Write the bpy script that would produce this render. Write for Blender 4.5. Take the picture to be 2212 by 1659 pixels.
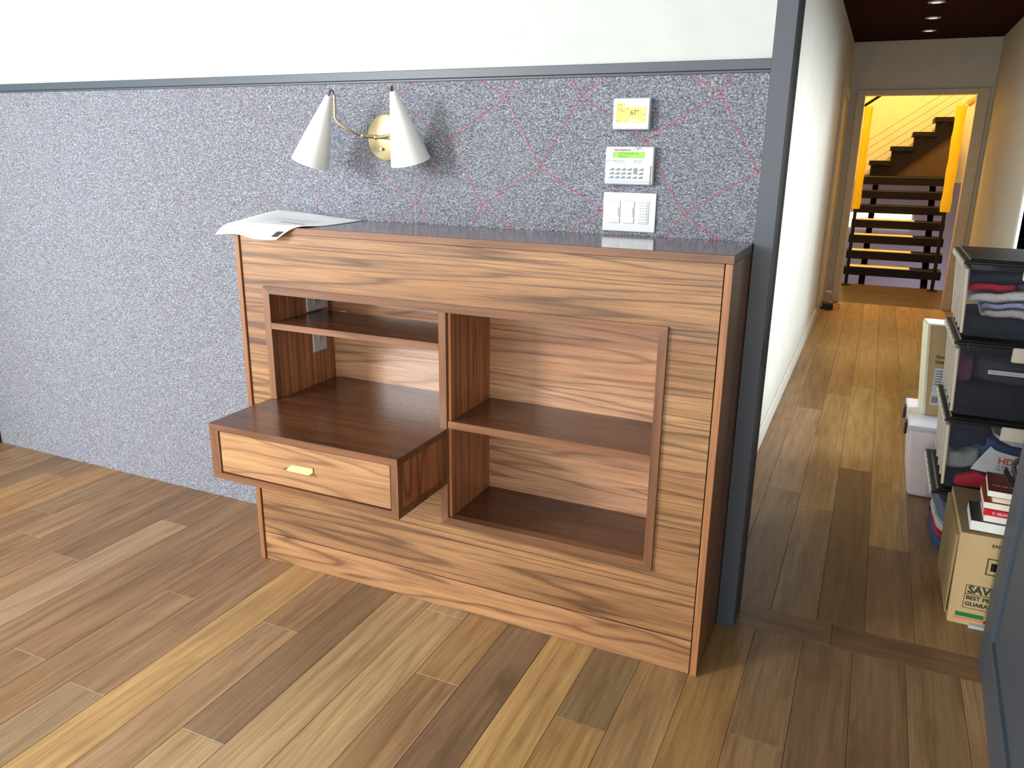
import bpy, bmesh, math, random
from math import sin, cos, pi, radians
from mathutils import Vector, Matrix, noise

for o in list(bpy.data.objects): bpy.data.objects.remove(o)
S = bpy.context.scene
COL = S.collection
random.seed(7)

# ------------------------------------------------------------------ camera
CAM = dict(x=1.9128, y=-2.3378, z=1.4544, a=-0.4259, b=0.2887, c=0.0126, f=1695.64)
a, b, c = CAM['a'], CAM['b'], CAM['c']
F = Vector((sin(a)*cos(b), cos(a)*cos(b), -sin(b)))
R0 = Vector((cos(a), -sin(a), 0)); U0 = R0.cross(F)
Rv = R0*cos(c)+U0*sin(c); Uv = -R0*sin(c)+U0*cos(c)
cam = bpy.data.cameras.new('camera'); co = bpy.data.objects.new('camera', cam); COL.objects.link(co)
M = Matrix(((Rv.x, Uv.x, -F.x, CAM['x']), (Rv.y, Uv.y, -F.y, CAM['y']), (Rv.z, Uv.z, -F.z, CAM['z']), (0, 0, 0, 1)))
co.matrix_world = M
cam.sensor_width = 36; cam.lens = CAM['f']/2212*36; cam.clip_start = 0.02
S.camera = co

# ------------------------------------------------------------------ world, lights, exposure
W = bpy.data.worlds.new('world'); S.world = W; W.use_nodes = True
bg = W.node_tree.nodes['Background']; bg.inputs[0].default_value = (0.90, 0.95, 1.0, 1); bg.inputs[1].default_value = 1.1
S.view_settings.view_transform = 'Standard'; S.view_settings.look = 'None'
S.view_settings.gamma = 1; S.view_settings.use_curve_mapping = False
S.view_settings.exposure = -0.1

def area(name, loc, tgt, sx, sy, power, color, spread=180):
    l = bpy.data.lights.new(name, 'AREA'); l.shape = 'RECTANGLE'; l.size = sx; l.size_y = sy
    l.energy = power; l.color = color; l.spread = radians(spread)
    o = bpy.data.objects.new(name, l); COL.objects.link(o); o.location = loc
    o.rotation_euler = (Vector(tgt)-Vector(loc)).to_track_quat('-Z', 'Y').to_euler()
    return o
# daylight through the tall windows in the room's left wall and behind the photographer, plus an added fill
area('window_daylight_left', (-1.9, -4.0, 2.2), (0.8, 0, 1.0), 0.9, 1.2, 225, (0.96, 0.98, 1.0))
area('window_daylight_low_left', (-1.95, -1.9, 1.0), (-0.6, 0, 0.5), 1.4, 1.5, 32, (0.93, 0.96, 1.0))
area('window_daylight_behind', (0.3, -4.75, 1.45), (0.5, 0, 1.2), 3.1, 2.6, 74, (1.0, 0.97, 0.92))
area('added_fill_behind_right', (2.0, -4.75, 1.35), (0.3, 0, 0.7), 0.8, 2.2, 44, (1.0, 0.96, 0.90))  # added fill to brighten the niche sides, no known window
# daylight through the hall window
area('hall_window_daylight', (4.2, 2.1, 1.55), (1.6, 3.0, 0.9), 1.3, 1.0, 165, (0.84, 0.93, 1.0))
# stairwell lamps and an added warm spill
area('stairwell_lamp_light', (2.1, 8.9, 3.8), (2.1, 8.4, 0), 0.6, 0.6, 120, (1.0, 0.68, 0.26))
area('stairwell_lower_lamp_light', (1.5, 7.2, 3.5), (2.0, 8.5, 1.0), 0.4, 0.4, 22, (1.0, 0.68, 0.26))
area('added_doorway_spill', (2.1, 6.75, 2.45), (2.1, 4.2, 0.6), 0.35, 0.2, 16, (1.0, 0.66, 0.25))  # added warm fill for the hall end, hidden above the doorway
area('lower_level_daylight', (2.7, 9.6, -0.9), (2.2, 10.6, 0.6), 0.5, 0.5, 9, (0.78, 0.80, 1.0))

# ------------------------------------------------------------------ node helpers
def lin(r, g=None, b_=None):
    if g is None: r, g, b_ = r
    f = lambda v: (v/255/12.92) if v/255 <= .04045 else ((v/255+.055)/1.055)**2.4
    return (f(r), f(g), f(b_), 1)
class NT:
    def __init__(s, name):
        s.m = bpy.data.materials.new(name); s.m.use_nodes = True
        s.t = s.m.node_tree; s.n = s.t.nodes; s.p = s.n['Principled BSDF']
    def add(s, typ, **kw):
        n = s.n.new(typ)
        for k, v in kw.items():
            if k.startswith('i_'):
                key = k[2:]; n.inputs[int(key) if key.isdigit() else key].default_value = v
            else: setattr(n, k, v)
        return n
    def l(s, a_, b_): s.t.links.new(a_, b_)
    def math(s, op, x, y=None, clamp=False):
        n = s.n.new('ShaderNodeMath'); n.operation = op; n.use_clamp = clamp
        for i, v in enumerate((x, y)):
            if v is None: continue
            if hasattr(v, 'links') or hasattr(v, 'is_linked'): s.l(v, n.inputs[i])
            else: n.inputs[i].default_value = v
        return n.outputs[0]
    def mix(s, f, c1, c2, mode='MIX'):
        n = s.n.new('ShaderNodeMix'); n.data_type = 'RGBA'; n.blend_type = mode
        for i, v in ((0, f), (6, c1), (7, c2)):
            if hasattr(v, 'is_linked'): s.l(v, n.inputs[i])
            else: n.inputs[i].default_value = v
        return n.outputs[2]
    def ramp(s, f, stops, interp='LINEAR'):
        n = s.n.new('ShaderNodeValToRGB'); n.color_ramp.interpolation = interp
        e = n.color_ramp.elements
        while len(e) < len(stops): e.new(0.5)
        for i, (p_, c_) in enumerate(stops):
            e[i].position = p_; e[i].color = c_ if len(c_) == 4 else (*c_, 1)
        s.l(f, n.inputs[0]); return n.outputs[0]
    def bump(s, h, strength, dist=0.001):
        n = s.n.new('ShaderNodeBump'); n.inputs['Strength'].default_value = strength; n.inputs['Distance'].default_value = dist
        s.l(h, n.inputs['Height']); s.l(n.outputs[0], s.p.inputs['Normal'])

def plain(name, col, rough=.5, metal=0, spec=.5, coat=0, emit=None, es=0, bump=None, sheen=0):
    t = NT(name); p = t.p
    c4 = col if len(col) == 4 else lin(col)
    co_ = t.add('ShaderNodeTexCoord')
    n = t.add('ShaderNodeTexNoise'); n.inputs['Scale'].default_value = 9; n.inputs['Detail'].default_value = 3
    t.l(co_.outputs['Object'], n.inputs['Vector'])
    d = tuple(v*.9 for v in c4[:3])+(1,)
    t.l(t.mix(n.outputs[0], d, tuple(min(1, v*1.08) for v in c4[:3])+(1,)), p.inputs['Base Color'])
    p.inputs['Roughness'].default_value = rough; p.inputs['Metallic'].default_value = metal
    p.inputs['Specular IOR Level'].default_value = spec; p.inputs['Coat Weight'].default_value = coat
    if sheen: p.inputs['Sheen Weight'].default_value = sheen
    if emit:
        p.inputs['Emission Color'].default_value = emit if len(emit) == 4 else lin(emit); p.inputs['Emission Strength'].default_value = es
    if bump:
        n2 = t.add('ShaderNodeTexNoise'); n2.inputs['Scale'].default_value = bump[0]; n2.inputs['Detail'].default_value = 2
        t.l(co_.outputs['Object'], n2.inputs['Vector']); t.bump(n2.outputs[0], bump[1], bump[2])
    return t.m

def wood(name, axis, light, mid, dark, figure=5.0, across=5.0, along=.55, lines=.6, fib=.35, rough=.35, coat=.0, tint=False, knots=False, spec=.5, dist=.35, streak=.35):
    """grain runs along `axis` (0,1,2) of the object's own space"""
    t = NT(name)
    tc = t.add('ShaderNodeTexCoord'); oi = t.add('ShaderNodeObjectInfo')
    off = t.add('ShaderNodeVectorMath', operation='SCALE'); off.inputs[0].default_value = (7.3, 5.1, 9.7); t.l(oi.outputs['Random'], off.inputs['Scale'])
    add = t.add('ShaderNodeVectorMath', operation='ADD'); t.l(tc.outputs['Object'], add.inputs[0]); t.l(off.outputs[0], add.inputs[1])
    def mp(al, ac):
        m = t.add('ShaderNodeMapping'); sc = [ac, ac, ac]; sc[axis] = al
        m.inputs['Scale'].default_value = sc; t.l(add.outputs[0], m.inputs['Vector']); return m.outputs[0]
    n1 = t.add('ShaderNodeTexNoise'); n1.inputs['Scale'].default_value = 1; n1.inputs['Detail'].default_value = 2.0; n1.inputs['Roughness'].default_value = .42; n1.inputs['Distortion'].default_value = dist
    t.l(mp(along, across), n1.inputs['Vector'])
    ph = t.math('MULTIPLY', n1.outputs[0], figure*2*pi)
    n2 = t.add('ShaderNodeTexNoise'); n2.inputs['Scale'].default_value = 1; n2.inputs['Detail'].default_value = 3
    t.l(mp(3, 60), n2.inputs['Vector'])
    ph = t.math('ADD', ph, t.math('MULTIPLY', n2.outputs[0], 1.6))
    sn = t.math('ADD', t.math('MULTIPLY', t.math('SINE', ph), .5), .5)
    n3 = t.add('ShaderNodeTexNoise'); n3.inputs['Scale'].default_value = 1; n3.inputs['Detail'].default_value = 4; n3.inputs['Roughness'].default_value = .7
    t.l(mp(5, 330), n3.inputs['Vector'])
    n4 = t.add('ShaderNodeTexNoise'); n4.inputs['Scale'].default_value = 1; n4.inputs['Detail'].default_value = 2
    t.l(mp(.8, 4.5), n4.inputs['Vector'])
    base = t.mix(t.ramp(n4.outputs[0], [(.3, (0, 0, 0)), (.7, (1, 1, 1))]), light, mid)
    ringf = t.ramp(sn, [(0, (0, 0, 0)), (.7, (.10, .10, .10)), (.93, (.5, .5, .5)), (1, (1, 1, 1))])
    c1 = t.mix(t.math('MULTIPLY', ringf, lines), base, dark)
    ff = t.ramp(n3.outputs[0], [(.38, (0, 0, 0)), (.72, (1, 1, 1))])
    n6 = t.add('ShaderNodeTexNoise'); n6.inputs['Scale'].default_value = 1; n6.inputs['Detail'].default_value = 3; n6.inputs['Roughness'].default_value = .65
    t.l(mp(2.2, 38), n6.inputs['Vector'])
    v6 = t.ramp(n6.outputs[0], [(.3, (.70, .68, .66)), (.5, (.95, .95, .95)), (.7, (1.16, 1.15, 1.13))])
    c1 = t.mix(1.0, c1, v6, 'MULTIPLY')
    c2 = t.mix(t.math('MULTIPLY', ff, fib), c1, dark)
    n5 = t.add('ShaderNodeTexNoise'); n5.inputs['Scale'].default_value = 1; n5.inputs['Detail'].default_value = 2
    t.l(mp(3.2, 150), n5.inputs['Vector'])
    sf = t.ramp(n5.outputs[0], [(.60, (0, 0, 0)), (.70, (1, 1, 1))])
    c2 = t.mix(t.math('MULTIPLY', sf, streak), c2, dark)
    if knots:
        nk = t.add('ShaderNodeTexNoise'); nk.inputs['Scale'].default_value = 1; nk.inputs['Detail'].default_value = 3; nk.inputs['Roughness'].default_value = .6
        t.l(mp(3.2, 9), nk.inputs['Vector'])
        kf = t.ramp(nk.outputs[0], [(.62, (0, 0, 0)), (.78, (1, 1, 1))])
        c2 = t.mix(t.math('MULTIPLY', kf, .6), c2, dark)
        vo = t.add('ShaderNodeTexVoronoi'); vo.inputs['Scale'].default_value = 1
        dn = t.add('ShaderNodeVectorMath', operation='ADD'); t.l(mp(1.5, 4.2), dn.inputs[0])
        sc_ = t.add('ShaderNodeVectorMath', operation='SCALE'); sc_.inputs['Scale'].default_value = .12; t.l(nk.outputs['Color'], sc_.inputs[0]); t.l(sc_.outputs[0], dn.inputs[1])
        t.l(dn.outputs[0], vo.inputs['Vector'])
        kr = t.ramp(vo.outputs['Distance'], [(0, (1, 1, 1)), (.045, (.75, .75, .75)), (.07, (.3, .3, .3)), (.085, (.5, .5, .5)), (.15, (0, 0, 0))])
        c2 = t.mix(t.math('MULTIPLY', kr, .8), c2, dark)
    if tint:
        c2 = t.mix(1.0, c2, oi.outputs['Color'], 'MULTIPLY')
    t.l(c2, t.p.inputs['Base Color'])
    t.l(t.math('ADD', t.math('MULTIPLY', n3.outputs[0], .12), rough-.06), t.p.inputs['Roughness'])
    t.p.inputs['Coat Weight'].default_value = coat; t.p.inputs['Coat Roughness'].default_value = .12
    t.p.inputs['Specular IOR Level'].default_value = spec
    t.bump(n3.outputs[0], .12, .0006)
    return t.m

WL, WM, WD = lin(188, 137, 84), lin(156, 106, 62), lin(74, 42, 24)
M_front = wood('walnut_front', 0, lin(188, 144, 98), lin(152, 108, 70), lin(64, 37, 22), figure=13, across=9, along=.34, lines=.66, fib=.6, rough=.4, dist=.2, streak=.5)
M_kick = wood('walnut_kick', 0, lin(188, 142, 98), lin(158, 112, 74), lin(84, 50, 30), figure=7, across=7.5, along=.95, lines=.7, fib=.45, rough=.42, dist=.6)
M_drawer = wood('walnut_drawer_front', 0, lin(192, 148, 104), lin(162, 117, 78), lin(94, 58, 38), figure=5.5, across=8, along=1.3, lines=.55, fib=.4, rough=.42, dist=.6)
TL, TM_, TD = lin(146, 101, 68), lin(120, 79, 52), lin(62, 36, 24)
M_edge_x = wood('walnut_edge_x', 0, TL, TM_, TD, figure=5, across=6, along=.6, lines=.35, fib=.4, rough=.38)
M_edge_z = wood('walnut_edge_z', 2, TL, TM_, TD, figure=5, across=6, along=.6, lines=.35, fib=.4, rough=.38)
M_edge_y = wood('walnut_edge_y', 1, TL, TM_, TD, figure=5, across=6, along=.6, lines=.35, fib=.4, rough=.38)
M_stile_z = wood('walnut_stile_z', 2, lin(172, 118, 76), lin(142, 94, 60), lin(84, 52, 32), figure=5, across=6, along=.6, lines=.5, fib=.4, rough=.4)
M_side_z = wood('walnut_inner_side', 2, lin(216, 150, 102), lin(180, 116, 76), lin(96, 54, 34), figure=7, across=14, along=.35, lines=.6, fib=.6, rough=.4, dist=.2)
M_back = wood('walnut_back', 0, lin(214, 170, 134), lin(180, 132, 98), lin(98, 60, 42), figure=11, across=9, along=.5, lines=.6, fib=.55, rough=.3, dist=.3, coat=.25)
M_shelf = wood('walnut_shelf', 0, lin(112, 70, 46), lin(88, 52, 34), lin(46, 26, 18), figure=5, across=5, along=.6, lines=.4, fib=.5, rough=.27, coat=.25)  # horizontal walnut, shade from low light put into a darker colour
M_top = wood('walnut_top', 0, lin(98, 60, 46), lin(78, 46, 36), lin(44, 26, 20), figure=4, across=4, along=.5, lines=.3, fib=.3, rough=.16, coat=.55)  # upward face, the same shade put into its colour
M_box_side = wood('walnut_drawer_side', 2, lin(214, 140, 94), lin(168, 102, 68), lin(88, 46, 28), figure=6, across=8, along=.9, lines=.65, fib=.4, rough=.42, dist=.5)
M_plank = wood('oak_plank', 1, (1, 1, 1, 1), (.74, .70, .66, 1), (.36, .30, .26, 1), figure=6, across=9, along=.7, lines=.34, fib=.6, rough=.40, tint=True, knots=True, spec=.45, dist=.4)
M_plank_x = wood('oak_plank_cross', 0, (1, 1, 1, 1), (.74, .70, .66, 1), (.36, .30, .26, 1), figure=6, across=9, along=.7, lines=.34, fib=.6, rough=.40, tint=True, knots=True, spec=.45, dist=.4)
M_dark = plain('reveal_dark', (30, 18, 12), .8)
M_white = plain('white_paint', (197, 204, 199), .75, bump=(60, .05, .001))
M_white_hall = plain('hall_paint', (216, 212, 200), .6, bump=(60, .05, .001))
M_casing = plain('casing_paint', (214, 204, 180), .45)
M_grey = plain('slate_paint', (70, 78, 88), .42, bump=(400, .1, .0004))
M_grey_dark = plain('slate_paint_groove', (38, 45, 52), .5)
M_plastic = plain('white_plastic', (214, 218, 222), .3)
M_plastic2 = plain('grey_white_plastic', (186, 194, 204), .35)
M_gap = plain('plastic_gap', (150, 156, 162), .5)
M_black = plain('black_plastic', (18, 18, 20), .4)
M_brass = plain('brushed_brass', (196, 180, 140), .38, metal=1, bump=(300, .05, .0003))
M_cord = plain('dark_cord', (40, 26, 24), .6)
M_shade = plain('white_enamel', (240, 240, 238), .32, coat=.2)
M_red_ceiling = wood('mahogany_ceiling', 1, lin(54, 10, 10), lin(42, 8, 8), lin(22, 5, 5), figure=4, across=4, along=.5, lines=.3, fib=.3, rough=.8, spec=.05)
M_stairwood = plain('dark_stair_wood', (15, 8, 6), .5, spec=.2)
M_steel = plain('dark_steel', (16, 10, 8), .5, spec=.25)
M_warm_wall = plain('stairwell_paint', (228, 214, 176), .8)
M_print = plain('black_ink', (26, 28, 30), .7)
M_card = plain('corrugated_card', (196, 170, 124), .85, bump=(120, .2, .001))
M_card_dark = plain('worn_card', (120, 96, 70), .9, bump=(25, .5, .006))

def fabric():
    t = NT('flannel_wallcovering'); tc = t.add('ShaderNodeTexCoord')
    n = t.add('ShaderNodeTexNoise'); n.inputs['Scale'].default_value = 210; n.inputs['Detail'].default_value = 3; n.inputs['Roughness'].default_value = .75
    t.l(tc.outputs['Object'], n.inputs['Vector'])
    m = t.add('ShaderNodeMapping'); m.inputs['Scale'].default_value = (150, 150, 420); t.l(tc.outputs['Object'], m.inputs['Vector'])
    n2 = t.add('ShaderNodeTexNoise'); n2.inputs['Scale'].default_value = 1; n2.inputs['Detail'].default_value = 2; t.l(m.outputs[0], n2.inputs['Vector'])
    n3 = t.add('ShaderNodeTexNoise'); n3.inputs['Scale'].default_value = 3; n3.inputs['Detail'].default_value = 3; t.l(tc.outputs['Object'], n3.inputs['Vector'])
    s = t.math('ADD', t.math('MULTIPLY', n.outputs[0], .6), t.math('MULTIPLY', n2.outputs[0], .4))
    c_ = t.ramp(s, [(.34, lin(38, 39, 46)), (.5, lin(114, 118, 128)), (.67, lin(200, 206, 216))])
    c_ = t.mix(t.math('MULTIPLY', n3.outputs[0], .25), c_, lin(128, 116, 122))
    t.l(c_, t.p.inputs['Base Color']); t.p.inputs['Roughness'].default_value = .95; t.p.inputs['Specular IOR Level'].default_value = .15
    t.p.inputs['Sheen Weight'].default_value = .35; t.p.inputs['Sheen Roughness'].default_value = .5
    t.bump(s, .35, .001)
    return t.m
M_fabric = fabric()
def stitchmat():
    t = NT('red_thread'); tc = t.add('ShaderNodeTexCoord')
    n = t.add('ShaderNodeTexNoise'); n.inputs['Scale'].default_value = 190; n.inputs['Detail'].default_value = 3; t.l(tc.outputs['Object'], n.inputs['Vector'])
    c_ = t.ramp(n.outputs[0], [(.35, lin(122, 92, 108)), (.6, lin(196, 84, 96))])
    # thread colour paled to the left, painting in the fabric's bright sheen
    sx = t.add('ShaderNodeSeparateXYZ'); t.l(tc.outputs['Object'], sx.inputs[0])
    mr = t.add('ShaderNodeMapRange'); mr.inputs['From Min'].default_value = -.35; mr.inputs['From Max'].default_value = .75; t.l(sx.outputs['X'], mr.inputs['Value'])
    c_ = t.mix(t.math('MULTIPLY', mr.outputs[0], 1), lin(140, 132, 150), c_)
    t.l(c_, t.p.inputs['Base Color']); t.p.inputs['Roughness'].default_value = .9; t.p.inputs['Specular IOR Level'].default_value = .1
    return t.m
M_stitch = stitchmat()

def clearplastic(name, col, opac, rough=.12):
    t = NT(name); tr = t.add('ShaderNodeBsdfTransparent'); tr.inputs[0].default_value = (.97, .97, .98, 1)
    mx = t.add('ShaderNodeMixShader'); out = t.n['Material Output']
    n = t.add('ShaderNodeTexNoise'); n.inputs['Scale'].default_value = 14; n.inputs['Detail'].default_value = 4
    tc = t.add('ShaderNodeTexCoord'); t.l(tc.outputs['Object'], n.inputs['Vector'])
    t.p.inputs['Base Color'].default_value = lin(col); t.p.inputs['Roughness'].default_value = rough
    t.l(t.math('ADD', t.math('MULTIPLY', n.outputs[0], .08), opac-.04), mx.inputs[0])
    t.l(tr.outputs[0], mx.inputs[1]); t.l(t.p.outputs[0], mx.inputs[2]); t.l(mx.outputs[0], out.inputs[0])
    return t.m
M_clear = clearplastic('clear_tote_plastic', (150, 154, 172), .10, .08)
M_clear_side = clearplastic('frosted_tote_plastic', (226, 206, 184), .28, .3)
M_rib = clearplastic('tote_rib_plastic', (255, 246, 230), .85, .25)

# ------------------------------------------------------------------ geometry helpers
def add_box(bm, x0, x1, y0, y1, z0, z1, bev=0, seg=1):
    vs = [bm.verts.new(p) for p in ((x0, y0, z0), (x1, y0, z0), (x1, y1, z0), (x0, y1, z0), (x0, y0, z1), (x1, y0, z1), (x1, y1, z1), (x0, y1, z1))]
    fs = [bm.faces.new([vs[i] for i in q]) for q in ((0, 3, 2, 1), (4, 5, 6, 7), (0, 1, 5, 4), (1, 2, 6, 5), (2, 3, 7, 6), (3, 0, 4, 7))]
    if bev:
        es = list({e for f in fs for e in f.edges})
        bmesh.ops.bevel(bm, geom=es, offset=bev, segments=seg, affect='EDGES', profile=.5)
    return vs
def add_hex(bm, bot, top, bev=0, seg=2):
    vs = [bm.verts.new(p) for p in list(bot)+list(top)]
    fs = [bm.faces.new([vs[i] for i in q]) for q in ((0, 3, 2, 1), (4, 5, 6, 7), (0, 1, 5, 4), (1, 2, 6, 5), (2, 3, 7, 6), (3, 0, 4, 7))]
    if bev:
        es = list({e for f in fs for e in f.edges}); bmesh.ops.bevel(bm, geom=es, offset=bev, segments=seg, affect='EDGES', profile=.5)
def add_prism(bm, poly, h0, h1, plane='xz'):
    mk = {'xz': lambda p, h: (p[0], h, p[1]), 'xy': lambda p, h: (p[0], p[1], h), 'yz': lambda p, h: (h, p[0], p[1])}[plane]
    A = [bm.verts.new(mk(p, h0)) for p in poly]; B_ = [bm.verts.new(mk(p, h1)) for p in poly]
    n = len(poly); bm.faces.new(A); bm.faces.new(B_[::-1])
    for i in range(n): bm.faces.new([A[i], B_[i], B_[(i+1) % n], A[(i+1) % n]])
def frame_axes(d):
    d = d.normalized(); u = d.cross(Vector((0, 0, 1)))
    if u.length < 1e-3: u = d.cross(Vector((0, 1, 0)))
    u.normalize(); return d, u, d.cross(u).normalized()
def add_tube(bm, pts, r, n=12, caps=True):
    pts = [Vector(p) for p in pts]; rings = []
    rr = r if isinstance(r, (list, tuple)) else [r]*len(pts)
    _, u, v = frame_axes(pts[1]-pts[0])
    for i, p in enumerate(pts):
        d = (pts[min(i+1, len(pts)-1)]-pts[max(i-1, 0)]).normalized()
        u = (u-d*u.dot(d)).normalized(); v = d.cross(u)
        rings.append([bm.verts.new(p+(u*cos(2*pi*k/n)+v*sin(2*pi*k/n))*rr[i]) for k in range(n)])
    for i in range(len(rings)-1):
        for k in range(n): bm.faces.new([rings[i][k], rings[i][(k+1) % n], rings[i+1][(k+1) % n], rings[i+1][k]])
    if caps: bm.faces.new(rings[0][::-1]); bm.faces.new(rings[-1])
def add_sphere(bm, p, r, seg=16):
    m = bmesh.ops.create_uvsphere(bm, u_segments=seg, v_segments=seg//2, radius=r)
    bmesh.ops.translate(bm, verts=m['verts'], vec=p)
def smooth_path(pts, k=6):
    P = [Vector(p) for p in pts]; out = []
    for i in range(len(P)-1):
        p0 = P[max(i-1, 0)]; p1 = P[i]; p2 = P[i+1]; p3 = P[min(i+2, len(P)-1)]
        for j in range(k):
            t_ = j/k
            out.append(.5*((2*p1)+(p2-p0)*t_+(2*p0-5*p1+4*p2-p3)*t_*t_+(3*p1-p0-3*p2+p3)*t_**3))
    out.append(P[-1]); return out
def finish(name, bm, mat, parent=None, smooth=False, loc=None, angle=None):
    """vertices are given in world space; the mesh becomes local to its root"""
    bmesh.ops.recalc_face_normals(bm, faces=bm.faces)
    root = parent
    while root is not None and root.parent is not None: root = root.parent
    base = Vector(loc) if (loc is not None and parent is None) else (Vector(root['base']) if root is not None else Vector((0, 0, 0)))
    bmesh.ops.translate(bm, verts=bm.verts, vec=-base)
    me = bpy.data.meshes.new(name); bm.to_mesh(me); bm.free()
    for m in (mat if isinstance(mat, (list, tuple)) else [mat]): me.materials.append(m)
    if smooth:
        for p in me.polygons: p.use_smooth = True
        if angle:
            me.set_sharp_from_angle(angle=radians(angle))
    o = bpy.data.objects.new(name, me); COL.objects.link(o)
    if parent is None: o.location = base; o['base'] = list(base)
    else: o.parent = parent
    return o
def box(name, dims, mat, parent=None, bev=.0012, loc=None, seg=1):
    bm = bmesh.new()
    for d in (dims if isinstance(dims[0], (list, tuple)) else [dims]): add_box(bm, *d, bev=bev, seg=seg)
    return finish(name, bm, mat, parent, loc=loc)
def thing(name, label, cat, loc, group=None):
    o = bpy.data.objects.new(name, None); COL.objects.link(o); o.location = loc; o['base'] = list(loc)
    o.empty_display_size = .05
    o['label'] = label; o['category'] = cat
    if group: o['group'] = group
    return o
def tag(o, label, cat, group=None):
    o['label'] = label; o['category'] = cat
    if group: o['group'] = group
    return o
def struct(o): o['kind'] = 'structure'; return o
def text(name, s, size, origin, ux, uy, mat, parent, bold=0, sx=1.0, depth=.0003, align='LEFT'):
    """flat printed lettering: origin is the baseline start, ux the reading direction, uy the up direction"""
    cu = bpy.data.curves.new(name, 'FONT'); cu.body = s; cu.size = size; cu.resolution_u = 2; cu.offset = bold; cu.extrude = 0; cu.align_x = align
    ob = bpy.data.objects.new(name, cu); COL.objects.link(ob)
    bpy.context.view_layer.update()
    me = bpy.data.meshes.new_from_object(ob.evaluated_get(bpy.context.evaluated_depsgraph_get()))
    bpy.data.objects.remove(ob)
    ux = Vector(ux).normalized(); uy = Vector(uy).normalized(); n = ux.cross(uy)
    root = parent
    while root.parent is not None: root = root.parent
    base = Vector(root['base']); og = Vector(origin)
    for v in me.vertices: v.co = og+ux*v.co.x*sx+uy*v.co.y+n*depth-base
    me.materials.clear(); me.materials.append(mat)
    o = bpy.data.objects.new(name, me); COL.objects.link(o); o.parent = parent
    return o

# ------------------------------------------------------------------ floor and its planks
floor = struct(box('floor', [(-2.3, 2.42, -4.9, .0, -.08, -.02), (1.44, 2.8, .0, 6.38, -.08, -.02)], plain('subfloor', (60, 45, 34), .9), bev=0))
def plank(x0, x1, y0, y1, col, mat=M_plank):
    bm = bmesh.new(); g = .0004; e = .0011
    x0 += g; x1 -= g; y0 += g; y1 -= g
    L = [(x0, y0, -.02), (x1, y0, -.02), (x1, y1, -.02), (x0, y1, -.02)]
    L2 = [(p[0], p[1], -e) for p in L]
    L3 = [(x0+e, y0+e, 0), (x1-e, y0+e, 0), (x1-e, y1-e, 0), (x0+e, y1-e, 0)]
    V = [[bm.verts.new(p) for p in q] for q in (L, L2, L3)]
    for r_ in (0, 1):
        for i in range(4): bm.faces.new([V[r_][i], V[r_][(i+1) % 4], V[r_+1][(i+1) % 4], V[r_+1][i]])
    bm.faces.new(V[2])
    o = finish('plank', bm, mat, floor)
    mean = (172, 140, 110); o.color = lin(tuple((m_+(v-m_)*.72)*k_ for v, m_, k_ in zip(col, mean, (.985, .985, .93)))); return o
TAN = (186, 150, 112); LIGHT = (206, 172, 132); YEL = (216, 172, 114); GREYB = (140, 112, 88); MIDB = (168, 130, 98); BROWN = (150, 112, 82); WARM = (176, 130, 86)
joints = {-10: [-.172], -8: [-.445], -4: [-.285, -1.9], -5: [-.657], -1: [-.667], 0: [-1.136], 2: [-.67], 3: [-1.136], 5: [-.38, -1.9], 6: [-.678], 9: [-.675], 12: [-.54]}
cols = {0: [MIDB, (164, 138, 110)], 1: [YEL, YEL, TAN], 2: [MIDB, (190, 152, 118), TAN], 3: [GREYB, LIGHT, MIDB], 4: [(204, 172, 136), TAN, LIGHT], 5: [(206, 178, 146), LIGHT, TAN],
        6: [(198, 158, 110), (186, 148, 116), MIDB], 7: [(138, 110, 92), GREYB], 8: [YEL, (220, 180, 124)], 9: [(150, 126, 98), (192, 150, 98)], 10: [(182, 148, 108), TAN], 11: [(176, 136, 84), (186, 148, 96)],
        12: [(140, 108, 78), (158, 124, 90)], 13: [(128, 98, 72), (136, 104, 76)], 14: [(136, 104, 76), (122, 94, 68)], 15: [(142, 112, 80), (130, 100, 72)],  # rows by the opening painted darker for the shade there
        -1: [BROWN, MIDB], -2: [BROWN, (160, 124, 94)], -3: [(160, 124, 94), (180, 142, 108)], -4: [BROWN, (192, 160, 134), MIDB], -5: [(136, 102, 78), MIDB], -6: [(146, 110, 84), MIDB], -7: [MIDB, BROWN]}
rnd = random.Random(3)
pal = [TAN, GREYB, MIDB, BROWN, WARM, (160, 126, 96), (172, 136, 104)]
for k in range(-14, 17):
    x0, x1 = k*.144, (k+1)*.144
    js = list(joints.get(k, []))
    if not js: js = [-(.15+rnd.random()*1.5)-(1.2 if k in (1, 4, 7, 8, 10, 11) else 0)]
    while js[-1] > -3.6: js.append(js[-1]-(1.1+rnd.random()*.9))
    top = -.02 if k*.144 > 1.5 else .0
    edges = [top]+[j for j in js if j > -4.75]+[-4.85]
    for i in range(len(edges)-1):
        cl = cols.get(k, []); col = cl[i] if i < len(cl) else rnd.choice(pal)
        plank(x0, min(x1, 2.42), edges[i+1], edges[i], col)
for x0, x1, cc in ((1.5, 1.95, (126, 92, 64)), (1.95, 2.42, (116, 84, 58))): plank(x0, x1, -.02, .115, cc, M_plank_x)
hallcol = {10: [(170, 130, 90)], 11: [(150, 116, 84), (184, 148, 112), (150, 112, 74)], 12: [(166, 136, 106), (186, 146, 100), (176, 130, 80)], 13: [(134, 102, 74), (206, 164, 110), (190, 142, 84)],
           14: [(160, 120, 84), (200, 156, 100), (188, 140, 80)], 15: [(160, 124, 86), (194, 150, 96)], 16: [(150, 116, 80), (180, 138, 90)], 17: [TAN, MIDB], 18: [TAN, MIDB]}
hj = {10: 2.2, 11: 1.15, 12: 1.0, 13: 1.55, 14: .75, 15: 1.7, 16: 1.2}
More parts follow.
